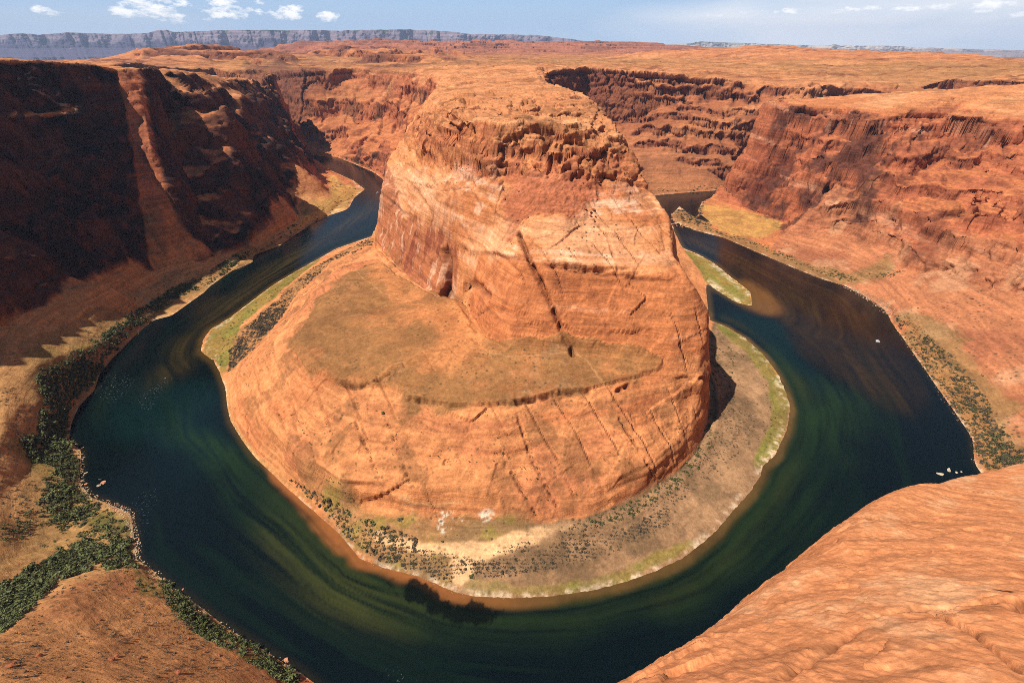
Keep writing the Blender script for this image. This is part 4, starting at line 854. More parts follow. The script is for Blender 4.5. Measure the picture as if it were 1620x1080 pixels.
# keep the land off the water sheet and the water open
tn2 = vnormals(co[:,0], co[:,1], co[:,2], tt)
print("t terrain", time.time()-T0)
rock = rock_mat("canyon_rock", 1.0, .5, 1.1)
def tag(o, label=None, cat=None, group=None, kind=None):
    if label: o['label'] = label
    if cat: o['category'] = cat
    if group: o['group'] = group
    if kind: o['kind'] = kind
    return o
fc = co[tt].mean(1)
cls = np.zeros(len(tt), int)                                    # 0 = plateau
inb = pip(fc[:,0], fc[:,1], INX, INY) & ((fc[:,1] < 1110) | ((fc[:,0] < 60) & (fc[:,1] < 1400) & (fc[:,0] > -300)))
outn = (~inb) & (fc[:,0] > -1000) & (fc[:,0] < 1200) & (fc[:,1] < 1900) & (fc[:,1] > -150)
cls[inb] = 1
cls[outn & (fc[:,0] < 0)] = 2
cls[outn & (fc[:,0] >= 0)] = 3
for k_, (nm, lab) in enumerate([("plateau", "orange slickrock plateau and low hills behind the canyon"), ("butte", "orange sandstone butte ringed by the river bend"),
                                ("canyon_wall", "dark shaded canyon wall and sandy slope left of the river"), ("canyon_wall", "red sunlit canyon wall and talus right of the river")]):
    u_, f_ = sub_mesh(co, tt, cls == k_)
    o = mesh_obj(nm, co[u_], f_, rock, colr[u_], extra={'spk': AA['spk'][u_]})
    o.data.normals_split_custom_set_from_vertices(tn2[u_].astype(np.float32))
    tag(o, lab, kind='structure')
print("t terrain objs", time.time()-T0)

# ------------------------------------------------------------------ river
def Hw(x, y): return np.zeros(np.shape(x))
wxs, wys = np.arange(X0, X1+1, 30.0), np.arange(60, 1900, 30.0)
wx, wy, wt = grid_tris(wxs, wys)
hb = bil(blur(G0, 4), X0, Y0, GH, wx, wy); keep = (hb < 1.5); gm = np.minimum.reduce([hb[wt[:,0]], hb[wt[:,1]], hb[wt[:,2]]]) < 6
wt = wt[gm]; u_, wt = sub_mesh(None, wt, np.ones(len(wt), bool)); wx, wy = wx[u_], wy[u_]
wx, wy, wz, wt = refine(wx, wy, wt, Hw, px=2.4, minedge=1.0, cap=500_000)
GW = 6.0; nwx, nwy = int((X1-X0)/GW)+1, int(2000/GW)+1
qx, qy = np.meshgrid(X0+np.arange(nwx)*GW, np.arange(nwy)*GW)
DI = polydist(qx.astype(np.float32), qy.astype(np.float32), inner); DO = polydist(qx.astype(np.float32), qy.astype(np.float32), outer)
di = bil(DI, X0, 0, GW, wx, wy); do = bil(DO, X0, 0, GW, wx, wy); sc = di/(di+do+.1)
along = np.where(wy < 480, 480*0 + np.arctan2(wx, 480-wy)*400, np.where(wx < 0, -628-(wy-480), 628+(wy-480)))
R_ = lambda pts, soft=2: region(pts, soft=soft, z=0.0)
W_ORANGE = R_([(405,715),(430,765),(470,800),(500,850),(540,893),(600,903),(650,928),(700,950),(760,966),(900,962),(1000,944),(1085,903),(1155,850),(1213,775),(1243,720),(1264,660),(1257,605),(1215,552),(1180,520),(1120,490),(1110,600),(1150,700),(1000,850),(800,900),(700,860),(560,800),(480,740)], 1)
W_GREEN = R_([(372,680),(400,720),(412,790),(440,860),(480,915),(560,965),(640,990),(750,1015),(900,1005),(1040,970),(1150,905),(1220,830),(1270,720),(1290,640),(1270,590),(1230,540),(1100,600),(1150,700),(1000,850),(800,900),(700,860),(560,800),(480,740)], 3)
W_GRPATCH = R_([(400,790),(430,830),(470,880),(530,905),(600,940),(700,985),(640,985),(560,960),(480,915),(420,860)], 3)
W_ALGAE = np.maximum(R_([(588,906),(612,906),(640,918),(665,915),(690,935),(715,948),(790,958),(800,972),(760,985),(700,975),(655,945),(625,925)], 1), R_([(540,898),(562,900),(575,915),(560,920)], 1))
W_BROWN = R_([(1065,372),(1100,372),(1200,412),(1320,465),(1400,520),(1450,600),(1460,650),(1400,650),(1330,600),(1270,545),(1215,495),(1190,445),(1130,405)], 4)
W_SHOAL = R_([(1175,435),(1230,470),(1240,500),(1205,500),(1170,485)], 2)
W_LBROWN = R_([(590,300),(600,330),(560,360),(500,392),(430,440),(350,500),(318,540),(312,565),(270,590),(228,640),(215,610),(260,560),(330,480),(420,420),(520,370),(575,330)], 4)
W_STREAKG = np.maximum(R_([(270,640),(330,680),(380,730),(410,800),(440,860),(420,860),(385,800),(340,740),(280,690)], 4), R_([(1330,590),(1350,660),(1300,740),(1290,800),(1250,860),(1150,930),(1190,870),(1260,780),(1290,700),(1300,620)], 5))
W_TEAL = np.maximum(R_([(170,600),(260,620),(360,620),(370,690),(330,760),(250,720),(180,680)], 6), R_([(1130,495),(1200,500),(1290,560),(1310,640),(1280,640),(1240,570),(1180,520)], 4))
stn = .7*fbm(sc*30+.6*fbm(wx/40,wy/40,seed=109,oct=3), along/90, seed=101, oct=4); stw = fbm(sc*9, along/140, seed=102, oct=3); wn = fbm(wx/18, wy/18, seed=103, oct=4); wf = fbm(wx/3.5, wy/3.5, seed=104, oct=3)
bx_, by_ = fbm(wx/70, wy/70, seed=121, oct=3), fbm(wx/70, wy/70, seed=122, oct=3)
mw = lambda M, w_=8, lo=.25, hi=.75, sd=5: smooth(lo, hi, bil(blur(M, 3 if w_ > 6 else 1), X0, Y0, MH, wx+bx_*w_, wy+by_*w_))
wc = np.tile(lin(9,22,27), (len(wx),1)).astype(np.float32)
wc = mixc(wc, lin(14,44,50), mw(W_TEAL, 30, .0, 1)*.8)
wc = mixc(wc, lin(24,44,30), smooth(.15,.5,stw)*.35)
wc = mixc(wc, lin(44,66,34), mw(W_STREAKG, 26, 0, .8)*smooth(-.6,.3,stn)*.95)
wc = mixc(wc, lin(38,56,32), mw(W_GREEN, 12, .1, .9)*smooth(-.7,.2,stn)*.75)
wc = mixc(wc, lin(112,106,50), mw(W_GRPATCH, 12, .0, .8)*smooth(-.5,.4,stn)*.85)
wc = mixc(wc, lin(70,46,24), mw(W_BROWN, 18, .1, .9)*smooth(-.9,.5,stn+.3*wn)*.72); wc = mixc(wc, lin(88,74,38), mw(W_BROWN, 22, .1, 1)*smooth(0,.6,stn)*.35)
wc = mixc(wc, lin(62,50,30), mw(W_LBROWN, 20, .0, 1)*smooth(-.8,.4,stn)*.75); wc = mixc(wc, lin(120,92,52), mw(W_LBROWN, 16, .3, 1)*smooth(-.1,.6,stn)*.3)
wc = mixc(wc, lin(150,98,48), mw(W_SHOAL, 10, .1, .9)*.8)
dsh = smooth(9, 1, di)*(1-smooth(1000,1100,wy)*.6); wc = mixc(wc, lin(120,88,44), dsh*.55)
frl = smooth(60,-60,wx); wc = mixc(wc, lin(138,98,60)*(1-frl[:,None])+lin(176,106,62)*frl[:,None], mw(W_ORANGE, 3, .3, .75)*smooth(1.05,.2,di/((6+10*frl)*(1+.9*fbm(wx/26,wy/26,seed=123,oct=3))))*(.55+.35*frl)*(1+.5*stn))
wc = mixc(wc, lin(92,82,38), mw(W_ORANGE, 10, 0, .9)*smooth(8,24,di)*.55)
wc = mixc(wc, lin(13,18,12), smooth(.28, .5, mw(W_ALGAE, 5, 0, 1)+.45*fbm(wx/9,wy/9,seed=131,oct=3)+.2*wf)*mw(W_ALGAE, 5, 0, .3)*.92)
osh = smooth(7, 0, do); wc = mixc(wc, lin(58,48,30), osh*.6)
#bl = smooth(.5,.62,fbm(wx/9,wy/9,seed=106,oct=3)+.25*fbm(wx/60,wy/60,seed=107))*smooth(0,20,do)
# small white riffles
ris = np.maximum.reduce([msk(R_([(170,590),(200,590),(215,610),(180,640),(150,625)],1), wx, wy, 4), msk(R_([(218,630),(270,590),(275,600),(240,640),(228,655)],1), wx, wy, 4), msk(R_([(470,365),(560,345),(580,365),(500,400),(440,425)],1), wx, wy, 6)*.5, msk(R_([(560,1010),(640,1050),(760,1080),(620,1080)],2), wx, wy, 6)*.8, msk(R_([(200,800),(240,770),(250,780),(225,850),(212,860)],1), wx, wy, 5)*.6])
wc = np.clip(wc*C(.62,.66,.55)*(1+.25*stn+.12*wf)[:,None], .001, .8)
mwat, nt, b = new_mat("river_water")
at = nt.nodes.new('ShaderNodeAttribute'); at.attribute_name = 'col'; ar = nt.nodes.new('ShaderNodeAttribute'); ar.attribute_name = 'rif'
tcw = nt.nodes.new('ShaderNodeTexCoord'); nr = nt.nodes.new('ShaderNodeTexNoise'); nr.inputs['Scale'].default_value = .75; nr.inputs['Detail'].default_value = 3; nr.inputs['Distortion'].default_value = .6
nt.links.new(tcw.outputs['Object'], nr.inputs['Vector']); mr = nt.nodes.new('ShaderNodeMapRange'); mr.inputs[1].default_value = .63; mr.inputs[2].default_value = .72
nt.links.new(nr.outputs[0], mr.inputs[0]); mm = nt.nodes.new('ShaderNodeMath'); mm.operation = 'MULTIPLY'; nt.links.new(mr.outputs[0], mm.inputs[0]); nt.links.new(ar.outputs['Fac'], mm.inputs[1])
mx = nt.nodes.new('ShaderNodeMix'); mx.data_type = 'RGBA'; nt.links.new(mm.outputs[0], mx.inputs['Factor']); nt.links.new(at.outputs['Color'], mx.inputs[6]); mx.inputs[7].default_value = (.20,.23,.23,1)
nt.links.new(mx.outputs[2], b.inputs['Base Color'])
b.inputs['Roughness'].default_value = .11; b.inputs['IOR'].default_value = 1.33
tc = nt.nodes.new('ShaderNodeTexCoord'); n1 = nt.nodes.new('ShaderNodeTexNoise'); n1.inputs['Scale'].default_value = .35; n1.inputs['Detail'].default_value = 3
nt.links.new(tc.outputs['Object'], n1.inputs['Vector']); bp = nt.nodes.new('ShaderNodeBump'); bp.inputs['Strength'].default_value = .35; bp.inputs['Distance'].default_value = .35
nt.links.new(n1.outputs[0], bp.inputs['Height']); nt.links.new(bp.outputs[0], b.inputs['Normal'])
tag(mesh_obj("river", np.stack([wx, wy, wz+.02], 1), wt, mwat, wc, extra={'rif': ris}), "dark green river winding round the butte in a horseshoe", kind='structure')
print("t river", time.time()-T0)

rng_ = np.random.default_rng(7); random.seed(7)
Gf = None
def ground(x, y):
    return H(np.asarray(x, float), np.asarray(y, float))
# ------------------------------------------------------------------ distant cliffs
def interp(pts, x): return np.interp(x, [p[0] for p in pts], [p[1] for p in pts])
def cliff_range(name, label, pxs, top, Rb, cliff_frac, seed, mat, tall):
    """a long escarpment: talus, vertical wall, flat top running back"""
    n = len(pxs); rows = 64
    topy = interp(top, pxs)
    u = (pxs-810)/720
    X, Y, Z = [], [], []
    for j in range(rows):
        s_ = j/(rows-1)
        w = np.stack([u*3*tall, np.full(n, seed*3.1)])
        big_ = ridge(u*6, u*0+seed, seed=seed, oct=5)+.5*fbm(u*2.3, u*0, seed=seed+1, oct=2); med = fbm(u*33, u*0+s_*1.6, seed=seed+3, oct=5, gain=.6)
        if s_ < .35: rr, hh = -900*(1-s_/.35), (s_/.35)*cliff_frac
        elif s_ < .85: rr, hh = (s_-.35)/.5*160, cliff_frac + (1-cliff_frac)*(s_-.35)/.5
        else: rr, hh = 160 + (s_-.85)/.15*3500, 1.0
        Rr = Rb + rr + (big_*520 + med*120)*(1 if s_ < .85 else (1-s_)/.15) + 22*fbm(u*120, u*0+s_*5, seed=seed+5, oct=3)
        stepz = .02*vnoise(u*30, u*0+s_*22, seed=seed+6)
        v = (topy-540)/720; tz = CAMZ - (SP+CP*v)/(CP-SP*v)*Rb
        base = 120.0
        zz = base + (tz-base)*(hh+stepz*(s_ < .85)) + (tz-base)*.02*fbm(u*90, u*0, seed=seed+8, oct=3)*(s_ > .3)
        if j == 0: zz = zz*0 - 900
        X.append(u*Rr/ (CP-SP*v)); Y.append(Rr + 0*u); Z.append(zz)
    X, Y, Z = np.array(X), np.array(Y), np.array(Z)
    # u is measured at the silhouette row, so x/y stays on the same bearing
    i = np.arange(rows*n).reshape(rows, n)
    a, b, c, d = i[:-1,:-1].ravel(), i[:-1,1:].ravel(), i[1:,1:].ravel(), i[1:,:-1].ravel()
    q = np.stack([a,b,c,d],1)
    o = mesh_obj(name, np.stack([X.ravel(), Y.ravel(), Z.ravel()],1), q, mat); tag(o, label, kind='structure'); return o
def cliff_mat(name, lo, hi, z0, z1, topc):
    m, nt, b = new_mat(name); N = nt.nodes.new; L = nt.links.new; b.inputs['Roughness'].default_value = .95; b.inputs['Specular IOR Level'].default_value = .1
    tc = N('ShaderNodeTexCoord'); sp = N('ShaderNodeSeparateXYZ'); L(tc.outputs['Object'], sp.inputs[0])
    n = N('ShaderNodeTexNoise'); n.inputs['Scale'].default_value = .0035; n.inputs['Detail'].default_value = 8; L(tc.outputs['Object'], n.inputs['Vector'])
    mp = N('ShaderNodeMapping'); mp.inputs['Scale'].default_value = (.0006,.0006,.03); L(tc.outputs['Object'], mp.inputs[0]); n2 = N('ShaderNodeTexNoise'); n2.inputs['Detail'].default_value = 4; n2.inputs['Scale'].default_value = 1; L(mp.outputs[0], n2.inputs['Vector'])
    ad = N('ShaderNodeMath'); ad.operation = 'MULTIPLY_ADD'; L(n.outputs[0], ad.inputs[0]); ad.inputs[1].default_value = (z1-z0)*1.1; L(sp.outputs[2], ad.inputs[2])
    mr = N('ShaderNodeMapRange'); mr.inputs[1].default_value = z0+(z1-z0)*.55; mr.inputs[2].default_value = z1+(z1-z0)*.55; L(ad.outputs[0], mr.inputs[0])
    cr = N('ShaderNodeValToRGB'); e = cr.color_ramp.elements; e[0].position = 0; e[0].color = (*lo, 1); e[1].position = .62; e[1].color = (*hi, 1)
    k_ = e.new(.45); k_.color = (*lo, 1); k2 = e.new(.93); k2.color = (*hi, 1); k3 = e.new(.985); k3.color = (*topc, 1)
    L(mr.outputs[0], cr.inputs[0])
    r2 = N('ShaderNodeMapRange'); r2.inputs[1].default_value = .3; r2.inputs[2].default_value = .7; r2.inputs[3].default_value = .75; r2.inputs[4].default_value = 1.15; L(n2.outputs[0], r2.inputs[0])
    sc_ = N('ShaderNodeVectorMath'); sc_.operation = 'SCALE'; L(cr.outputs[0], sc_.inputs[0]); L(r2.outputs[0], sc_.inputs['Scale']); L(sc_.outputs[0], b.inputs['Base Color'])
    return m
cliff_range("distant_cliffs", "long purple and pale pink cliff line on the far left horizon", np.linspace(-330, 1010, 1500),
    [(-330,58),(0,55),(30,52),(60,54),(105,50.5),(190,53),(235,51),(247,46.5),(262,46.5),(272,49.5),(360,47),(540,47.5),(600,46.5),(640,45.5),(700,47.5),(745,53),(850,54.5),(890,60),(930,65),(1010,70)], 12500, .38, 3,
    cliff_mat("cliff_far", (.10,.08,.13), (.30,.235,.27), 120, 700, (.12,.13,.09)), 1)  # purple-blue of the distance haze is partly painted into this rock colour
cliff_range("distant_cliffs", "low pale cliffs far off on the right horizon", np.linspace(1040, 1950, 900),
    [(1040,72),(1090,69),(1110,65.5),(1160,67.5),(1240,70.5),(1310,72.5),(1320,70),(1330,72.5),(1400,72.5),(1480,76),(1560,79),(1620,81),(1950,84)], 15500, .45, 9,
    cliff_mat("cliff_pale", (.34,.25,.20), (.56,.46,.38), 120, 400, (.30,.27,.2)), 1)

# ------------------------------------------------------------------ shrubs
def leaf_mat(name):
    m, nt, b = new_mat(name); N = nt.nodes.new; L = nt.links.new; b.inputs['Roughness'].default_value = .8; b.inputs['Specular IOR Level'].default_value = .2
    at = N('ShaderNodeAttribute'); at.attribute_name = 'col'; oi = N('ShaderNodeObjectInfo')
    mr = N('ShaderNodeMapRange'); mr.inputs[3].default_value = .72; mr.inputs[4].default_value = 1.3; L(oi.outputs['Random'], mr.inputs[0])
    sc_ = N('ShaderNodeVectorMath'); sc_.operation = 'SCALE'; L(at.outputs['Color'], sc_.inputs[0]); L(mr.outputs[0], sc_.inputs['Scale']); L(sc_.outputs[0], b.inputs['Base Color'])
    return m
foliage = leaf_mat("shrub_foliage")
def shrub_geo(seed, n=150, cols=((.095,.11,.036),(.17,.175,.066),(.05,.06,.024))):
    """a dense clump of leaf sprays: several lobes of small faces over a dark woody heart"""
    g = np.random.default_rng(seed); V, F, Cc = [], [], []
    lobes = [(g.uniform(-.55,.55), g.uniform(-.55,.55), g.uniform(.1,.5), g.uniform(.35,.6)) for _ in range(6)]
    for i in range(n):
        lx, ly, lz, lr = lobes[g.integers(len(lobes))]
        d = g.normal(size=3); d /= np.linalg.norm(d); rr = lr*g.uniform(.55, 1.05)
        c = np.array([lx, ly, lz]) + d*rr*np.array([1,1,.8]); c[2] = max(c[2], -.05)
        nn = d + g.normal(size=3)*.5; nn[2] += .3; nn /= np.linalg.norm(nn)
        t = np.cross(nn, g.normal(size=3)); t /= np.linalg.norm(t); b_ = np.cross(nn, t); sz = g.uniform(.12,.26)
        k = len(V)
        for q in ((-1,-.6),(1,-.5),(.1,1)): V.append(c + (t*q[0] + b_*q[1])*sz)
        F.append((k,k+1,k+2)); cc_ = np.array(cols[g.choice(3, p=[.45,.3,.25])])*g.uniform(.8,1.25); Cc += [cc_]*3
    return np.array(V), np.array(F), np.array(Cc)
KIND = {
 'green': [shrub_geo(10+i) for i in range(5)],
 'grey': [shrub_geo(30+i, 120, ((.115,.092,.06),(.155,.125,.085),(.055,.045,.032))) for i in range(5)],
 'pale': [shrub_geo(50+i, 120, ((.12,.115,.05),(.17,.155,.07),(.07,.07,.03))) for i in range(4)],
}
LOWK = {k: [(shrub_geo(200+j+7*len(k), 44, c)) for j in range(3)] for k, c in (('green', ((.095,.11,.036),(.17,.175,.066),(.05,.06,.024))), ('grey', ((.115,.092,.06),(.155,.125,.085),(.055,.045,.032))), ('pale', ((.12,.115,.05),(.17,.155,.07),(.07,.07,.03))))}
def scatter_px(poly, n, z=None):
    p = np.array(poly, float); out_ = []
    x0, y0, x1, y1 = p[:,0].min(), p[:,1].min(), p[:,0].max(), p[:,1].max()
    while len(out_) < n:
        a = rng_.uniform(x0, x1, 4*n); b = rng_.uniform(y0, y1, 4*n); m_ = pip(a, b, p[:,0], p[:,1])
        out_ += list(zip(a[m_], b[m_]))
    out_ = np.array(out_[:n])
    # clump
    return out_
PLANTS = []      # x, y, z, radius, kind, region
def place(pts, kind, region_, r0, r1, zmin=.4, zmax=120, clump=0, cs=30):
    x, y, z = march(pts[:,0], pts[:,1]); zz = H(x, y)
    rr = rng_.uniform(r0, r1, len(x))*rng_.uniform(.7,1.15,len(x))
    keep_ = (zz > zmin) & (zz < zmax) & (z > -1)
    if clump: keep_ &= fbm(x/cs, y/cs, seed=int(clump), oct=3) > rng_.uniform(-.35,.25,len(x))
    for i in np.where(keep_)[0]: PLANTS.append((x[i], y[i], zz[i], rr[i], kind, region_))
REG = {
 'lb': ("dense dark green shrub crowded into the thicket along the left river bank", "shrubs of the left bank thicket"),
 'gully': ("dark green shrub in the gully thicket at the lower left", "shrubs of the lower left gully"),
 'band': ("grey brown shrub in the dark band between the left river arm and the butte", "shrubs of the band left of the butte"),
 'front': ("dark shrub on the low flat in front of the butte", "shrubs on the flat before the butte"),
 'toe': ("green shrub at the foot of the butte's right side above the gravel beach", "shrubs at the right foot of the butte"),
 'rb': ("olive green shrub in the strip along the right river bank", "shrubs of the right bank strip"),
 'beach': ("small grey desert shrub on the gravel beach right of the butte", "shrubs of the gravel beach"),
 'talus': ("small low desert shrub on the tan slope left of the river", "shrubs of the left slope"),
 'joint': ("small dark shrub rooted in a rock joint on the lower face of the butte", "shrubs in the rock joints"),
 'far': ("low green shrub on the far river bank", "shrubs of the far banks"),
}
LBP = [(60,600),(100,575),(150,535),(205,500),(280,457),(340,427),(372,412),(388,405),(367,424),(283,470),(235,505),(195,540),(165,580),(140,620),(112,640),(100,690),(110,715),(60,700),(70,640)]
place(scatter_px(LBP, 1500), 'green', 'lb', 2.0, 4.8, clump=201)
place(scatter_px([(112,690),(103,660),(150,590),(172,565),(205,530),(245,500),(285,470),(335,448),(368,425),(400,400),(385,396),(340,425),(280,450),(230,485),(180,520),(140,560),(100,600),(85,650),(90,690)], 1100), 'green', 'lb', 1.6, 3.8)
LB2 = [(30,690),(100,700),(125,735),(118,765),(140,790),(170,805),(205,830),(205,885),(230,910),(290,955),(280,965),(240,945),(190,925),(150,880),(100,830),(60,820),(70,760)]
place(scatter_px(LB2, 1100), 'green', 'lb', 1.7, 4.2, clump=202); place(scatter_px(LBP, 500), 'pale', 'lb', 1.3, 3.0, clump=221); place(scatter_px(LB2, 500), 'pale', 'lb', 1.2, 2.8, clump=222)
place(scatter_px([(0,1005),(0,930),(40,905),(100,870),(160,830),(190,850),(150,900),(90,920),(50,960),(25,990)], 800), 'green', 'gully', 1.5, 3.8); place(scatter_px([(0,1005),(0,930),(40,905),(100,870),(160,830),(190,850),(150,900),(90,920),(50,960),(25,990)], 200), 'pale', 'gully', 1.0, 2.4)
place(scatter_px([(0,830),(60,800),(120,820),(170,860),(120,880),(60,860),(0,865)], 200), 'green', 'gully', 1.4, 3.0, clump=204)
place(scatter_px([(240,905),(300,952),(350,995),(405,1025),(478,1072),(470,1080),(420,1065),(330,1015),(270,965)], 520), 'green', 'lb', 1.3, 3.0, zmin=.3)
place(scatter_px([(500,255),(540,290),(572,303),(560,316),(510,348),(470,372),(400,405),(390,398),(450,365),(500,330),(520,312)], 160), 'pale', 'far', 1.5, 3.5)
BBP = [(590,374),(545,396),(495,424),(435,478),(385,522),(365,555),(362,588),(395,560),(435,515),(470,466),(525,416),(590,386)]
place(scatter_px(BBP, 1700), 'grey', 'band', 1.3, 2.6)
place(scatter_px(BBP, 120), 'green', 'band', 1.0, 2.0)
place(scatter_px([(345,530),(380,500),(420,465),(470,430),(480,440),(430,475),(385,520),(358,560),(350,590)], 120), 'pale', 'band', .8, 1.6)
FRP = [(455,755),(480,770),(560,812),(600,830),(660,850),(660,905),(600,885),(560,860),(545,845),(500,800)]
place(scatter_px(FRP, 210), 'green', 'front', .9, 2.4, clump=205, cs=14); place(scatter_px(FRP, 170), 'grey', 'front', .9, 2.2, clump=206, cs=14)
FR2 = [(660,870),(700,872),(770,890),(860,870),(960,850),(1060,800),(1060,830),(960,880),(860,905),(780,915),(740,905),(700,925),(665,900)]
place(scatter_px(FR2, 620), 'grey', 'beach', .5, 1.5, clump=207, cs=16)
place(scatter_px([(760,880),(1000,860),(1190,700),(1200,640),(1150,620),(1120,700),(1060,760),(1000,800),(850,850)], 1300), 'grey', 'beach', .4, 1.2, clump=208, cs=18)
place(scatter_px([(930,825),(990,798),(1060,757),(1108,700),(1120,660),(1128,640),(1138,680),(1115,730),(1070,775),(1000,815),(935,840)], 190), 'green', 'toe', .8, 2.2)
place(scatter_px([(1130,530),(1165,560),(1165,600),(1130,640),(1120,600),(1120,560)], 60), 'green', 'toe', 1.0, 2.2)
place(scatter_px([(1130,510),(1180,535),(1215,570),(1240,640),(1225,700),(1195,745),(1195,700),(1215,650),(1200,600),(1165,560)], 120), 'pale', 'beach', .5, 1.2, zmin=.8)
RBP = [(1413,497),(1440,505),(1480,540),(1530,590),(1565,640),(1600,700),(1630,730),(1560,745),(1545,725),(1535,690),(1505,650),(1470,603),(1440,560)]
place(scatter_px(RBP, 620), 'pale', 'rb', 1.0, 2.4, zmin=.4); place(scatter_px(RBP, 330), 'grey', 'rb', 1.2, 2.6); place(scatter_px(RBP, 250), 'green', 'rb', 1.2, 2.6)
place(scatter_px([(1070,345),(1110,362),(1200,392),(1290,430),(1340,446),(1420,438),(1430,430),(1350,436),(1280,418),(1200,385),(1130,362),(1100,340)], 330), 'green', 'rb', 1.4, 3.0, zmin=.3, zmax=30)
place(scatter_px([(1065,325),(1115,318),(1110,335),(1125,358),(1095,355),(1070,345)], 260), 'grey', 'far', 2.0, 4.0, zmin=.2)
place(scatter_px([(1035,300),(1080,297),(1140,292),(1145,299),(1080,304),(1040,306)], 60), 'green', 'far', 2.0, 4.0, zmin=.2); place(scatter_px([(500,232),(600,268),(602,278),(560,256),(500,238)], 60), 'green', 'far', 2.5, 4.5, zmin=.2)
place(scatter_px([(0,620),(60,600),(130,520),(230,460),(330,400),(330,430),(200,510),(100,590),(60,690),(60,840),(0,860)], 420), 'grey', 'talus', .6, 1.5)
place(scatter_px([(0,1010),(150,890),(260,935),(400,1040),(440,1078),(0,1080)], 900), 'grey', 'talus', .3, 1.0)
JN = [[(607,652),(625,700),(646,756),(674,808)],[(562,667),(580,710),(602,761)],[(817,652),(844,731),(881,800)],[(809,746),(830,785),(854,825)],[(980,662),(1010,710),(1042,766)],[(439,652),(455,690),(469,731)],[(390,655),(392,690)],[(455,640),(490,700),(500,740)],[(765,650),(790,700),(800,740)],[(1085,655),(1060,700)],[(560,800),(540,770),(500,750)],[(680,722),(760,735),(850,740)],[(640,660),(620,700)]]
jp = []
for ln in JN:
    for i in range(len(ln)-1):
        for k_ in range(9):
            t_ = rng_.random(); jp.append((ln[i][0]+(ln[i+1][0]-ln[i][0])*t_+rng_.normal()*1.5, ln[i][1]+(ln[i+1][1]-ln[i][1])*t_+rng_.normal()*1.5))
place(np.array(jp), 'green', 'joint', .4, 1.0)
place(scatter_px([(400,600),(480,600),(600,640),(860,650),(1080,620),(1090,690),(950,780),(800,815),(600,800),(450,730)], 330), 'grey', 'joint', .3, .8, clump=211, cs=20)
place(scatter_px([(610,420),(700,475),(760,545),(900,575),(990,590),(930,610),(800,625),(650,610),(560,600),(480,560),(520,470)], 220), 'grey', 'joint', .25, .6)
place(scatter_px(FR2, 1100), 'grey', 'beach', .35, .9)
place(scatter_px(FRP, 420), 'grey', 'front', .5, 1.4)
# standouts with a place of their own
STAND = [((590,828), 3.2, 'green', "largest dark round shrub left of the white loop path before the butte"), ((634,822), 2.6, 'grey', "wide grey shrub beside the loop path at the foot of the butte"), ((747,913), 2.2, 'green', "lone dark round shrub on the sand near the beach edge"),
         ((700,857), 1.4, 'green', "small shrub alone in the middle of the pale sand strip"), ((724,848), 1.3, 'grey', "single brown bush on the upper edge of the sand strip"), ((606,655), 1.8, 'green', "solitary dark bush at the top of a rock joint under the platform lip"),
         ((66,590), 3.4, 'green', "round green shrub at the tip of the wall shadow on the left slope"), ((90,868), 3.0, 'green', "biggest dark shrub in the gully below the left slope"), ((968,806), 1.9, 'green', "dark upright bush at the butte foot near the beach start"), ((850,755), .9, 'green', "small bush on the bare lower face of the butte")]
for (p_, r_, k_, lab) in STAND:
    x, y, z = march([p_[0]], [p_[1]]); PLANTS.append((x[0], y[0], float(H(x, y)[0]), r_, k_, lab))
meshes = {}
for k_, vs in KIND.items():
    meshes[k_] = []
    for V, F, Cc in vs:
        me_o = mesh_obj(k_+"_shrub", V, F, foliage, Cc, smooth_=False); meshes[k_].append(me_o.data); bpy.data.objects.remove(me_o)
NAMES = {'green': 'green_shrub', 'grey': 'desert_shrub', 'pale': 'olive_shrub'}
def to_px(x, y, z):
    d = y*CP - (z-CAMZ)*SP; return 810+720*x/d, 540-720*(y*SP+(z-CAMZ)*CP)/d
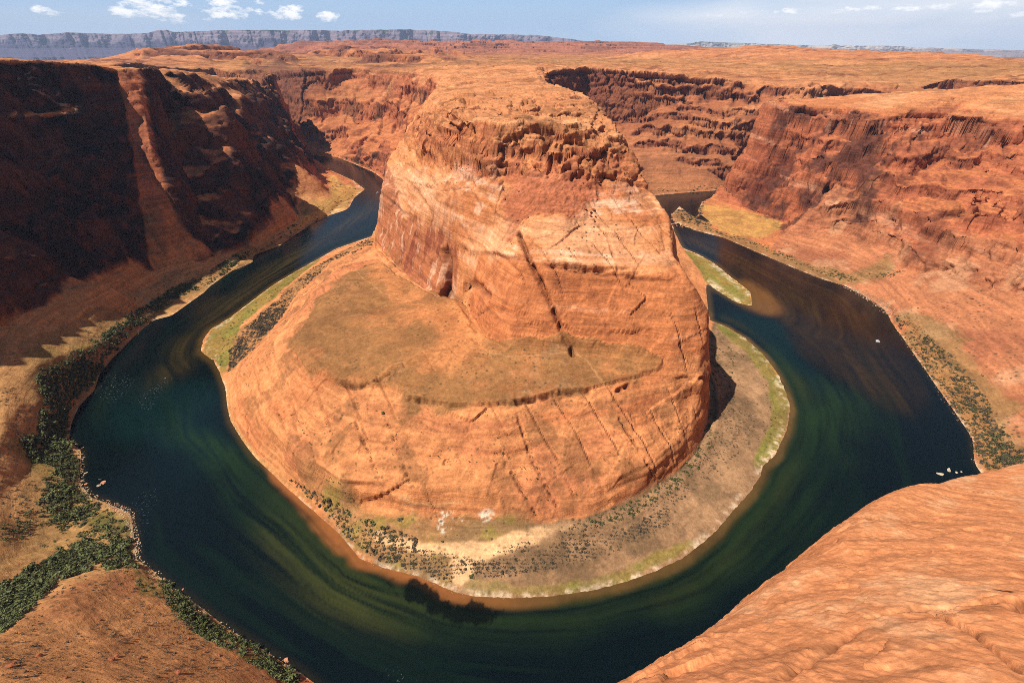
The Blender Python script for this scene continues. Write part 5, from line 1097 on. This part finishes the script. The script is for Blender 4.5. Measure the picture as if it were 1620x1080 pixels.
def describe(p, kd):
    """label and group of a shrub: its size and colour, and the stretch of ground it stands on"""
    px, py = to_px(p[0], p[1], p[2]); rg = p[5]
    def pick(v, *br):
        for lim, t in br:
            if v < lim: return t
        return br[-1][1]
    where = {
     'lb': lambda: pick(py, (430, "where the left thicket thins out below the shaded wall"), (500, "in the thicket under the tan left slope"), (575, "in the thicket above the river's left bulge"), (650, "in the thickest clump at the river's left bulge"), (735, "on the left bank just above the stony cove"), (800, "in the meadow beside the boulder islet cove"), (880, "behind the white stony point of the left bank"), (960, "on the narrow shore strip under the lower left slope"), (2000, "at the bottom end of the lower left shore strip")),
     'gully': lambda: pick(px, (45, "in the lower left gully by the frame edge"), (100, "in the middle of the lower left gully"), (5000, "at the river end of the lower left gully")),
     'band': lambda: pick(py, (420, "at the far tip of the band left of the butte"), (480, "in the middle of the band left of the butte"), (5000, "at the near end of the band left of the butte")),
     'front': lambda: pick(px, (520, "on the left end of the butte's front flat"), (590, "before the butte, left of the sand strip"), (5000, "before the butte beside the loop paths")),
     'toe': lambda: pick(px, (1040, "at the butte foot above the mid beach"), (1112, "at the butte foot above the right beach"), (5000, "in the shadow under the butte's right wall")),
     'rb': lambda: pick(py, (400, "on the right bank below the stained cliff"), (470, "along the right bank below the talus cove"), (545, "at the stony start of the right bank strip"), (600, "in the upper half of the wide right bank strip"), (660, "in the lower half of the wide right bank strip"), (5000, "on the right bank just above the ledge")),
     'beach': lambda: pick(px, (780, "near the sand strip on the beach"), (900, "on the middle of the beach below the butte"), (1050, "on the scrubby right part of the beach"), (5000, "on the beach tail right of the butte")),
     'talus': lambda: pick(py, (560, "on the tan slope below the shaded left wall"), (860, "on the open tan slope at the left frame edge"), (5000, "on the lower left slope under the gully")),
     'joint': lambda: pick(px, (600, "on the lower left face of the butte"), (800, "on the middle lower face of the butte"), (5000, "on the lower right face of the butte")),
     'far': lambda: pick(px, (610, "on the far bank of the left river arm"), (5000, "on the far bank of the right river arm")),
    }[rg]()
    size = "large" if p[3] > 2.9 else ("midsize" if p[3] > 1.8 else ("small" if p[3] > 1.0 else "tiny"))
    colour = {'green': 'dark green', 'grey': 'grey brown', 'pale': 'olive'}[kd]
    return f"{size} {colour} shrub {where}", f"{size} {colour} shrubs {where}"
def screen(p): return p[3]/max(1.0, (p[1]*CP - (p[2]-CAMZ)*SP))
rest = {'green': [], 'grey': [], 'pale': []}
for kd in KIND:
    L_ = sorted([p for p in PLANTS if p[4] == kd], key=lambda p: -screen(p)*(10 if p[5] not in REG else 1))
    for i, p in enumerate(L_):
        if i < 295:
            o = bpy.data.objects.new(NAMES[kd], meshes[kd][i % len(meshes[kd])]); col.objects.link(o)
            o.location = (p[0], p[1], p[2]-.12*p[3]); o.scale = (p[3], p[3]*random.uniform(.8,1.1), p[3]*random.uniform(.65,.95)); o.rotation_euler = (0, 0, random.uniform(0, 6.28))
            if p[5] in REG: lb_, gp_ = describe(p, kd); tag(o, lb_, 'shrub', gp_)
            else: tag(o, p[5], 'shrub')
        else: rest[kd].append(p)
for kd, L_ in rest.items():
    if not L_: continue
    Vs, Fs, Cs, base_ = [], [], [], 0
    for i, p in enumerate(L_):
        V, F, Cc = LOWK[kd][i % 3]; a = random.uniform(0, 6.28); c_, s_ = math.cos(a), math.sin(a)
        q = V.copy()*1.08; q = np.stack([q[:,0]*c_-q[:,1]*s_, q[:,0]*s_+q[:,1]*c_, q[:,2]*random.uniform(.65,.95)],1)*p[3] + np.array([p[0], p[1], p[2]-.12*p[3]])
        Vs.append(q); Fs.append(F+base_); Cs.append(Cc*random.uniform(.72,1.3)); base_ += len(V)
    o = mesh_obj({'green':"green_scrub",'grey':"desert_scrub",'pale':"olive_scrub"}[kd], np.concatenate(Vs), np.concatenate(Fs), foliage, np.concatenate(Cs), smooth_=False)
    tag(o, {'green':"dark green scrub filling the thickets on both banks",'grey':"grey brown desert scrub over beaches and slopes",'pale':"olive scrub along the water's edge"}[kd], kind='stuff')
print("plants", len(PLANTS), "t", time.time()-T0)

# ------------------------------------------------------------------ rocks
stone = rock_mat("boulder_stone", 4.0, .6, .3, spk=False)
def rock_geo(seed, colr_, sub=3):
    import bmesh
    bm = bmesh.new(); bmesh.ops.create_icosphere(bm, subdivisions=sub, radius=1)
    p = np.array([v.co[:] for v in bm.verts]); F = np.array([[v.index for v in f.verts] for f in bm.faces]); bm.free()
    g = np.random.default_rng(seed)
    for _ in range(9):                                  # cleave flat faces
        n = g.normal(size=3); n /= np.linalg.norm(n); d = g.uniform(.55,.85); h = p@n; p = p - np.maximum(h-d, 0)[:,None]*n
    p = p*(1 + .10*fbm(p[:,0]*2+seed, p[:,1]*2, p[:,2]*2, seed=seed, oct=3))[:,None]
    return p*np.array([1,.8,.6]), F, np.tile(colr_, (len(p),1))*(1+.2*fbm(p[:,0]*3, p[:,1]*3, p[:,2]*3, seed=seed+4))[:,None]
RK = {'pink': [rock_geo(i, lin(204,140,108)) for i in range(3)], 'white': [rock_geo(10+i, lin(196,180,156)) for i in range(3)], 'red': [rock_geo(20+i, lin(166,98,68)) for i in range(4)]}
RM = {}
for k_, vs in RK.items():
    RM[k_] = []
    for V, F, Cc in vs:
        t_ = mesh_obj("boulder", V, F, stone, Cc, smooth_=False); RM[k_].append(t_.data); bpy.data.objects.remove(t_)
def rock(px, py, r, kind, label, group=None, sx=1, water=False, i=0, name="boulder"):
    if water: x, y, z = P(px, py, .1); z = -.1*r
    else:
        a, b, _ = march([px], [py]); x, y = a[0], b[0]; z = float(H(a, b)[0])
    o = bpy.data.objects.new(name, RM[kind][i % len(RM[kind])]); col.objects.link(o); o.location = (x, y, z+.1*r); o.scale = (r*sx, r, r*random.uniform(.8,1.1)); o.rotation_euler = (random.uniform(-.2,.2), random.uniform(-.2,.2), random.uniform(0,6.28))
    return tag(o, label, 'boulder', group)
rock(164,763,2.6,'pink',"pink boulder islet in the river near the left bank, the right half of a pair",water=True,i=0)
rock(157,767,2.0,'white',"pale grey boulder touching the pink islet near the left bank",water=True,i=1)
x, y, z = P(158,758,1.2); o = bpy.data.objects.new("green_shrub", meshes['green'][1]); col.objects.link(o); o.location = (x, y, 1.0); o.scale = (1.6,1.2,1.1); tag(o, "little green shrub growing on the boulder islet in the river", 'shrub')
rock(136,765,1.7,'pink',"orange boulder standing in the shallows between islet and left bank",water=True,i=2)
rock(136,748,1.1,'white',"small flat white rock in the shallows above the islet",water=True,i=0, sx=1.5)
rock(1486,749,2.3,'white',"long white boulder in deep water, farthest from the right bank",water=True,i=1,sx=1.6)
rock(1501,743,2.0,'white',"white angular boulder in the water, topmost of four near the right bank",water=True,i=2,sx=1.3)
rock(1513,747,1.5,'white',"white boulder in the water, third of four toward the right bank",water=True,i=0)
rock(1521,746,1.1,'white',"smallest white boulder of four, nearest the right bank",water=True,i=1)
rock(453,1044,1.9,'pink',"round pink boulder at the water's edge at the lower left",water=True,i=1)
rock(432,1040,1.0,'white',"pale boulder half under the bank shrubs at the lower left",i=2)
rock(302,948,1.2,'white',"white boulder on the left shoreline below the thicket",i=0)
rock(351,985,1.1,'white',"white boulder between shrubs on the lower left shoreline",i=1)
rock(289,932,1.0,'pink',"pinkish boulder in the water off the lower left shore",water=True,i=2)
for i, (px, py, r) in enumerate([(175,1042,1.7),(185,1038,1.2),(283,1065,1.4),(222,1040,.9),(15,1052,2.0),(60,1036,1.4),(100,1072,1.3),(350,1040,1.0),(300,1010,1.0),(325,1033,.9),(160,985,1.2),(378,1048,.8)]):
    rock(px, py, r, 'red', "dark red boulder lying on the tan slope at the lower left", "boulders of the lower left slope", i=i)
for i in range(46):
    px, py = rng_.uniform(790, 950), rng_.uniform(285, 358)
    rock(px, py, rng_.uniform(.7, 1.9), 'red', ("reddish boulder on the %s %s of the rubble slope under the butte cliff" % (("upper" if py < 320 else "lower"), ("left" if px < 840 else ("middle" if px < 900 else "right")))), "boulders of the butte rubble slope", i=i)
rock(833,345,3.2,'red',"largest boulder at the lower tip of the rubble slope on the butte",i=2)
for i in range(34):
    px, py = rng_.uniform(725, 768), rng_.uniform(470, 512)
    rock(px, py, rng_.uniform(.6, 1.5), 'red', ("orange boulder in the %s part of the rockfall under the butte's arched alcove" % ("upper" if py < 491 else "lower")), "boulders of the alcove rockfall", i=i)
for i in range(60):
    px, py = rng_.uniform(1380, 1610), rng_.uniform(470, 640)
    if py-500 > (px-1430)*.9: continue
    rock(px, py, rng_.uniform(.8, 2.0), 'red', ("red boulder on the %s of the wide red slope right of the river" % ("upper part" if py < 520 else ("middle" if py < 580 else "lower part"))), "boulders of the right slope", i=i)
# shore stones: beyond counting
Vs, Fs, Cs, base_ = [], [], [], 0
lo_geo = [rock_geo(40+i, lin(190,166,136) if i < 2 else lin(176,120,90), 1) for i in range(3)]
def stones(pts, n, wd, r0, r1):
    global base_
    q = np.array([P(a, b, 0) for a, b in pts]); seg = np.linalg.norm(np.diff(q[:,:2], axis=0), axis=1); cs_ = np.concatenate([[0], np.cumsum(seg)])
    t_ = rng_.uniform(0, cs_[-1], n); x = np.interp(t_, cs_, q[:,0]) + rng_.normal(size=n)*wd; y = np.interp(t_, cs_, q[:,1]) + rng_.normal(size=n)*wd
    z = H(x, y)
    for i in range(n):
        if z[i] < -1.0 or z[i] > 6: continue
        V, F, Cc = lo_geo[i % 3]; r = rng_.uniform(r0, r1); a = rng_.uniform(0, 6.28); c_, s_ = math.cos(a), math.sin(a)
        V = np.stack([V[:,0]*c_-V[:,1]*s_, V[:,0]*s_+V[:,1]*c_, V[:,2]],1)*r + np.array([x[i], y[i], max(z[i], -.1)])
        Vs.append(V); Fs.append(F+base_); Cs.append(Cc*rng_.uniform(.7,1.1)); base_ += len(V)
stones([(500,253),(560,286),(578,299),(540,322),(470,369),(400,402),(333,452),(283,473),(240,507),(200,540),(153,593),(120,640),(105,690)], 420, 1.5, .4, 1.0)
stones([(105,690),(127,715),(125,763),(143,787),(173,797),(207,812),(213,853),(215,887),(240,903),(267,927)], 700, 2.2, .25, .9)
stones([(180,797),(207,812),(214,853),(214,887)], 420, 3.0, .25, .8)
stones([(267,927),(300,950),(347,987),(400,1020),(473,1066)], 260, .9, .2, .6)
stones([(1545,735),(1540,693),(1513,653),(1480,607),(1430,533),(1413,500),(1393,483),(1340,453),(1297,440),(1193,397)], 620, 1.8, .3, .9)
stones([(1413,500),(1393,483),(1367,467),(1340,453)], 380, 4.5, .4, 1.3)
stones([(573,885),(607,897),(657,910),(720,937),(807,946)], 260, .8, .15, .4)
o = mesh_obj("shore_stones", np.concatenate(Vs), np.concatenate(Fs), stone, np.concatenate(Cs), smooth_=False); tag(o, "pale stones strewn along the waterline of both banks", kind='stuff')

# ------------------------------------------------------------------ boats
def plain(name, c, rough=.4):
    m, nt, b = new_mat(name); n = nt.nodes.new('ShaderNodeTexNoise'); n.inputs['Scale'].default_value = 3; r_ = nt.nodes.new('ShaderNodeMapRange'); r_.inputs[3].default_value = .9; r_.inputs[4].default_value = 1.05
    nt.links.new(n.outputs[0], r_.inputs[0]); v_ = nt.nodes.new('ShaderNodeVectorMath'); v_.operation = 'SCALE'; v_.inputs[0].default_value = c; nt.links.new(r_.outputs[0], v_.inputs['Scale']); nt.links.new(v_.outputs[0], b.inputs['Base Color']); b.inputs['Roughness'].default_value = rough; return m
m_white, m_grey, m_dark, m_seat = plain("boat_white", (.82,.82,.8)), plain("boat_grey", (.45,.46,.47)), plain("boat_dark", (.03,.03,.035)), plain("boat_seat", (.2,.25,.33), .8)
class MB:
    def __init__(s): s.V, s.F = [], []
    def box(s, x0,y0,z0,x1,y1,z1, taper=0):
        k = len(s.V); s.V += [(x0,y0+taper,z0),(x1,y0+taper,z0),(x1,y1-taper,z0),(x0,y1-taper,z0),(x0,y0,z1),(x1,y0,z1),(x1,y1,z1),(x0,y1,z1)]
        s.F += [tuple(k+i for i in f) for f in ((0,3,2,1),(4,5,6,7),(0,1,5,4),(1,2,6,5),(2,3,7,6),(3,0,4,7))]; return s
    def tube(s, a, b, r, n=10, cap=1.0):
        a, b = Vector(a), Vector(b); d = (b-a).normalized(); u_ = d.orthogonal().normalized(); v_ = d.cross(u_); k = len(s.V)
        rings = [(a, .35), (a+(b-a)*.06, 1), (a+(b-a)*.9, 1), (b, .35*cap)]
        for c, f in rings:
            for i in range(n): s.V.append(tuple(c + (u_*math.cos(i*2*math.pi/n) + v_*math.sin(i*2*math.pi/n))*r*f))
        for j in range(3):
            for i in range(n): s.F.append((k+j*n+i, k+j*n+(i+1) % n, k+(j+1)*n+(i+1) % n, k+(j+1)*n+i))
        s.F += [tuple(k+i for i in range(n))[::-1], tuple(k+3*n+i for i in range(n))]; return s
    def build(s, name, mat, parent):
        me = bpy.data.meshes.new(name); me.from_pydata(s.V, [], s.F); me.materials.append(mat); o = bpy.data.objects.new(name, me); col.objects.link(o); o.parent = parent; return o
def boat(px, py, rot, label, canopy, L_=8.5):
    x, y, _ = P(px, py, 0); e = bpy.data.objects.new("boat", None); col.objects.link(e); e.location = (x, y, .05); e.rotation_euler = (0, 0, rot)
    tag(e, label, 'boat')
    h = L_/2
    for sy in (-1, 1): MB().tube((-h, sy*1.15, .25), (h, sy*1.15, .3), .42).build("pontoon", m_white, e)
    MB().box(-h*.86,-1.35,.6,h*.86,1.35,.75).build("deck", m_grey if canopy else m_white, e)
    rl = MB()
    for sy in (-1.3, 1.3):
        rl.box(-h*.84, sy-.03, 1.35, h*.84, sy+.03, 1.42)
        for q in np.linspace(-h*.84, h*.8, 6): rl.box(q, sy-.03, .75, q+.06, sy+.03, 1.35)
    rl.build("railing", m_white, e)
    for q in (-h*.5, 0, h*.45): MB().box(q, -1.0, .75, q+.5, 1.0, 1.15).build("seat", m_seat if canopy else m_white, e)
    cn = MB().box(-h*.25-.35, -.4, .75, -h*.25, .4, 1.6).build("console", m_white, e)
    mt = MB().box(-h-.35, -.25, .5, -h*.9, .25, 1.5).build("outboard_motor", m_dark, e)
    if canopy:
        MB().box(-h*.55,-1.45,2.5,h*.6,1.45,2.62, .05).build("canopy", m_white, e)
        for sx in (-h*.5, h*.55):
            for sy in (-1.2, 1.2): MB().box(sx-.04, sy-.04, .75, sx+.04, sy+.04, 2.5).build("canopy_post", m_grey, e)
    else: MB().box(-h*.1,-1.2,1.5,h*.35,1.2,1.56).build("sun_shade", m_white, e)
boat(1388, 540, R(-12), "small white open pontoon boat on the brown water of the right river arm", False, 4.8)
boat(597, 306, R(60), "tiny white canopy boat on the far left river arm beside the butte", True, 8.0)

# ------------------------------------------------------------------ the ledge underfoot
edge = [(985,1080,3.5),(1030,1046,3.7),(1080,1008,4.0),(1095,1000,4.1),(1150,966,4.6),(1200,931,5.0),(1203,923,5.1),(1222,908,5.3),(1250,888,5.6),(1283,874,6.0),(1300,858,6.2),(1340,822,7.0),(1385,789,8.0),(1400,778,8.3),(1440,763,9.5),(1480,759,10.5),(1506,752,11.5),(1540,748,12.3),(1570,740,13.2),(1620,730,15),(1760,702,19),(1980,670,25)]
E3 = [D(a, b, c) for a, b, c in edge]
inn = [[D(1120,1080,2.9), D(1180,1020,3.5), D(1300,930,4.7), D(1420,850,6.3), D(1520,800,8.3), D(1620,775,10.4), D(1800,745,14)],
       [D(1300,1080,2.65), D(1400,980,3.5), D(1500,910,4.6), D(1620,860,6.0), D(1850,820,9)],
       [D(1480,1080,2.5), D(1560,1010,3.05), D(1620,960,3.6), D(1900,930,6)],
       [D(1620,1080,2.45), D(1800,1060,2.9), D(2100,1050,4.5)]]
LG = [list(E3)]
LG += inn
left_edge = [(-.4,.35,297.2),(-2.2,-.6,296.6),(-5,-1.6,296)]
LG.append([(E3[0][0], E3[0][1], E3[0][2])] + left_edge)
LG += [[(0.1,-.5,298.3),(3,-2,298.2),(8,-3,297.6),(18,-4,296)], [(-5,-9,297),(3,-9,297),(12,-9,296.5),(30,-9,294)], [(-5,-4,296.7)]]
allr = left_edge[::-1] + E3
def offs(pts, d, dz):
    out_ = []
    for i, p in enumerate(pts):
        a = pts[max(0,i-1)]; b = pts[min(len(pts)-1,i+1)]; tx_, ty_ = b[0]-a[0], b[1]-a[1]; l_ = math.hypot(tx_, ty_); out_.append((p[0]-ty_/l_*d, p[1]+tx_/l_*d, p[2]+dz))
    return out_
LG.append(offs(allr, .10, -.30)); LG.append(offs(allr, .35, -2.2)); LG.append(offs(allr, .8, -7))
lx, lz, lf = build_tin([(q, False) for q in LG])
gx0, gx1, gy0, gy1, gh = -6.0, 27.0, -9.0, 14.0, .04
LGn = raster(lx, lz, lf, gx0, gy0, gh, int((gx1-gx0)/gh)+1, int((gy1-gy0)/gh)+1)
okm = ~np.isnan(LGn); LGn = np.nan_to_num(LGn, nan=285.0); LGs = blur(LGn, 3)
def HL(x, y): return bil(LGs, gx0, gy0, gh, x, y)
ax, ay, at_ = grid_tris(np.arange(gx0+.1, gx1-.1, .5), np.arange(gy0+.1, gy1-.1, .5))
okv = bil(okm.astype(np.float32), gx0, gy0, gh, ax, ay) > .5
at_ = at_[okv[at_].all(1)]
u_, at_ = sub_mesh(None, at_, np.ones(len(at_), bool)); ax, ay = ax[u_], ay[u_]
def refine_local(x, y, tri, hf, px, minedge, cap):
    global hidden
    keep_h = globals()['hidden']; globals()['hidden'] = lambda a, b, c: np.zeros(a.shape, bool)
    om = np.maximum
    r_ = refine_near(x, y, tri, hf, px, minedge, cap); globals()['hidden'] = keep_h; return r_
src_near = None
def refine_near(x, y, tri, hf, px, minedge, cap):
    z = hf(x, y)
    for it in range(24):
        n = len(x); e = np.sort(np.stack([tri[:, [0,1]], tri[:, [1,2]], tri[:, [2,0]]], 1).reshape(-1, 2), axis=1)
        key = e[:,0].astype(np.int64)*n + e[:,1]; uk, inv = np.unique(key, return_inverse=True); inv = inv.reshape(-1, 3); ea = (uk//n).astype(int); eb = (uk % n).astype(int)
        L = np.sqrt((x[ea]-x[eb])**2 + (y[ea]-y[eb])**2 + (z[ea]-z[eb])**2)
        mx, my, mz = (x[ea]+x[eb])/2, (y[ea]+y[eb])/2, (z[ea]+z[eb])/2; dist = np.maximum(np.sqrt(mx**2+my**2+(mz-CAMZ)**2), 1.0)
        th = dist*px/455*np.where(in_view(mx, my, mz), 1, 6); mark = (L > th) & (L > minedge)
        if not mark.any() or len(tri) > cap: break
        ids = np.where(mark)[0]; new = np.full(len(uk), -1); new[ids] = n + np.arange(len(ids))
        x = np.concatenate([x, mx[ids]]); y = np.concatenate([y, my[ids]]); z = np.concatenate([z, hf(mx[ids], my[ids])])
        m = new[inv]; k = (m >= 0).sum(1); out = [tri[k == 0]]
        for r in range(3):
            a, b, c = tri[:, r], tri[:, (r+1) % 3], tri[:, (r+2) % 3]; ab, bc, ca = m[:, r], m[:, (r+1) % 3], m[:, (r+2) % 3]
            s = (k == 1) & (ab >= 0); out += [np.stack([a[s], ab[s], c[s]], 1), np.stack([ab[s], b[s], c[s]], 1)]
            s = (k == 2) & (ca < 0); out += [np.stack([b[s], bc[s], ab[s]], 1), np.stack([a[s], ab[s], c[s]], 1), np.stack([ab[s], bc[s], c[s]], 1)]
        s = k == 3; a, b, c = tri[s,0], tri[s,1], tri[s,2]; ab, bc, ca = m[s,0], m[s,1], m[s,2]
        out += [np.stack([a,ab,ca],1), np.stack([ab,b,bc],1), np.stack([ca,bc,c],1), np.stack([ab,bc,ca],1)]; tri = np.concatenate(out)
    return x, y, z, tri
ax, ay, az_, at_ = refine_near(ax, ay, at_, HL, 3.0, .012, 260_000)
nn = vnormals(ax, ay, az_, at_)
rr_ = np.sqrt(ax**2+ay**2+(az_-CAMZ)**2)
vx_, vy_ = ax*.80+ay*.60, -ax*.60+ay*.80          # along / across the edge
l1 = fbm(vx_/2.0, vy_/1.5, seed=301, oct=3, gain=.45); l2 = fbm(vx_/.5, vy_/.22, az_/.3, seed=302, oct=4, gain=.6)
l3 = vnoise((az_+.25*l1+.12*vy_)/.16, vx_/3, seed=303)
fc1 = facets(vx_/1.5, vy_/.6, az_/.35, 330); fc2 = facets(vx_/.38, vy_/.16, az_/.12, 340)
dd_ = .05*l1 + .024*fc1*np.clip(rr_/4,.5,1.2) + .007*fc2*.25*np.clip(rr_/4,.5,2.5) + .003*l2*np.clip(rr_/3, .6, 3) + .006*smooth(-.2,.3,l3) + .012*fbm(ax/.06, ay/.06, seed=304, oct=2)
def lcrack(pts, w, dep):
    q = np.array([D(a, b, c) for a, b, c in pts]); return np.exp(-((polydist(ax, ay, q) + .5*w*vnoise(ax/.15, ay/.15, seed=305))/w)**2)*dep
ck = lcrack([(1370,975,3.7),(1440,970,3.9),(1510,982,3.9),(1580,985,4.0),(1660,1000,4.2)], .022, .06) + lcrack([(1440,970,3.9),(1520,1010,3.3),(1620,1060,2.6)], .02, .05) + lcrack([(1230,1075,2.9),(1290,1030,3.2),(1340,1000,3.6)], .025, .04) + lcrack([(1372,808,7.2),(1392,812,7.0)], .05, .12) + lcrack([(1596,980,3.6),(1610,965,3.8),(1625,960,3.9)], .03, .09)
lco = np.stack([ax, ay, az_],1) + nn*(dd_ - ck)[:,None]
lc = np.tile(lin(222,144,94), (len(ax),1)).astype(np.float32)
b1 = fbm(vx_/1.6, vy_/.5, seed=311, oct=4); b2 = fbm(vx_/.30, vy_/.19, seed=312, oct=4, gain=.6); b3 = fbm(ax/.05, ay/.05, seed=313, oct=2)
lc = mixc(lc, lin(238,186,138), smooth(.0,.55,b1*.9+b2*.5)*.5*smooth(3.0,5.5,rr_+1.5*b1)); lc = mixc(lc, lin(202,116,70), smooth(.12,.6,-b1*.7-b2*.4)*.35)
lc = mixc(lc, lin(150,84,58), smooth(.30,.55,b2-.2*b1)*.2)
st_ = np.array(D(1575,946,4.1)); lc = mixc(lc, lin(66,32,26), smooth(.075,.05, np.hypot(ax-st_[0], (ay-st_[1])*1.2)+.02*b2)*.85)
lc = np.clip(lc*(1+.16*b2+.10*b3)[:,None], .01, .85); lc = mixc(lc, lin(90,44,28), smooth(.01,.05,ck)*.5)
ledge_m = rock_mat("ledge_rock", 30.0, .35, .02, spk=False)
o = mesh_obj("rock_ledge", lco, at_, ledge_m, lc); tag(o, "bright orange sandstone ledge in the near right corner", kind='structure')
print("t ledge", time.time()-T0, len(at_))

# ------------------------------------------------------------------ air
def haze():
    x0, x1, y0, y1, z0, z1 = -26000, 26000, -1500, 24000, -60, 1100
    V = [(x,y,z) for z in (z0,z1) for y in (y0,y1) for x in (x0,x1)]
    F = [(0,2,3,1),(4,5,7,6),(0,1,5,4),(1,3,7,5),(3,2,6,7),(2,0,4,6)]
    me = bpy.data.meshes.new("haze"); me.from_pydata(V, [], F); m = bpy.data.materials.new("haze_air"); m.use_nodes = True; nt = m.node_tree; nt.nodes.clear()
    out = nt.nodes.new('ShaderNodeOutputMaterial'); pv = nt.nodes.new('ShaderNodeVolumePrincipled'); pv.inputs['Color'].default_value = (.55,.70,1.0,1); pv.inputs['Density'].default_value = HAZE; pv.inputs['Anisotropy'].default_value = 0.0
    nt.links.new(pv.outputs[0], out.inputs['Volume']); me.materials.append(m); o = bpy.data.objects.new("haze", me); col.objects.link(o); tag(o, "thin blue haze in the air over the canyon and the far cliffs", kind='stuff')
HAZE = 3.4e-5
if HAZE > 0: haze()
print("t end", time.time()-T0)
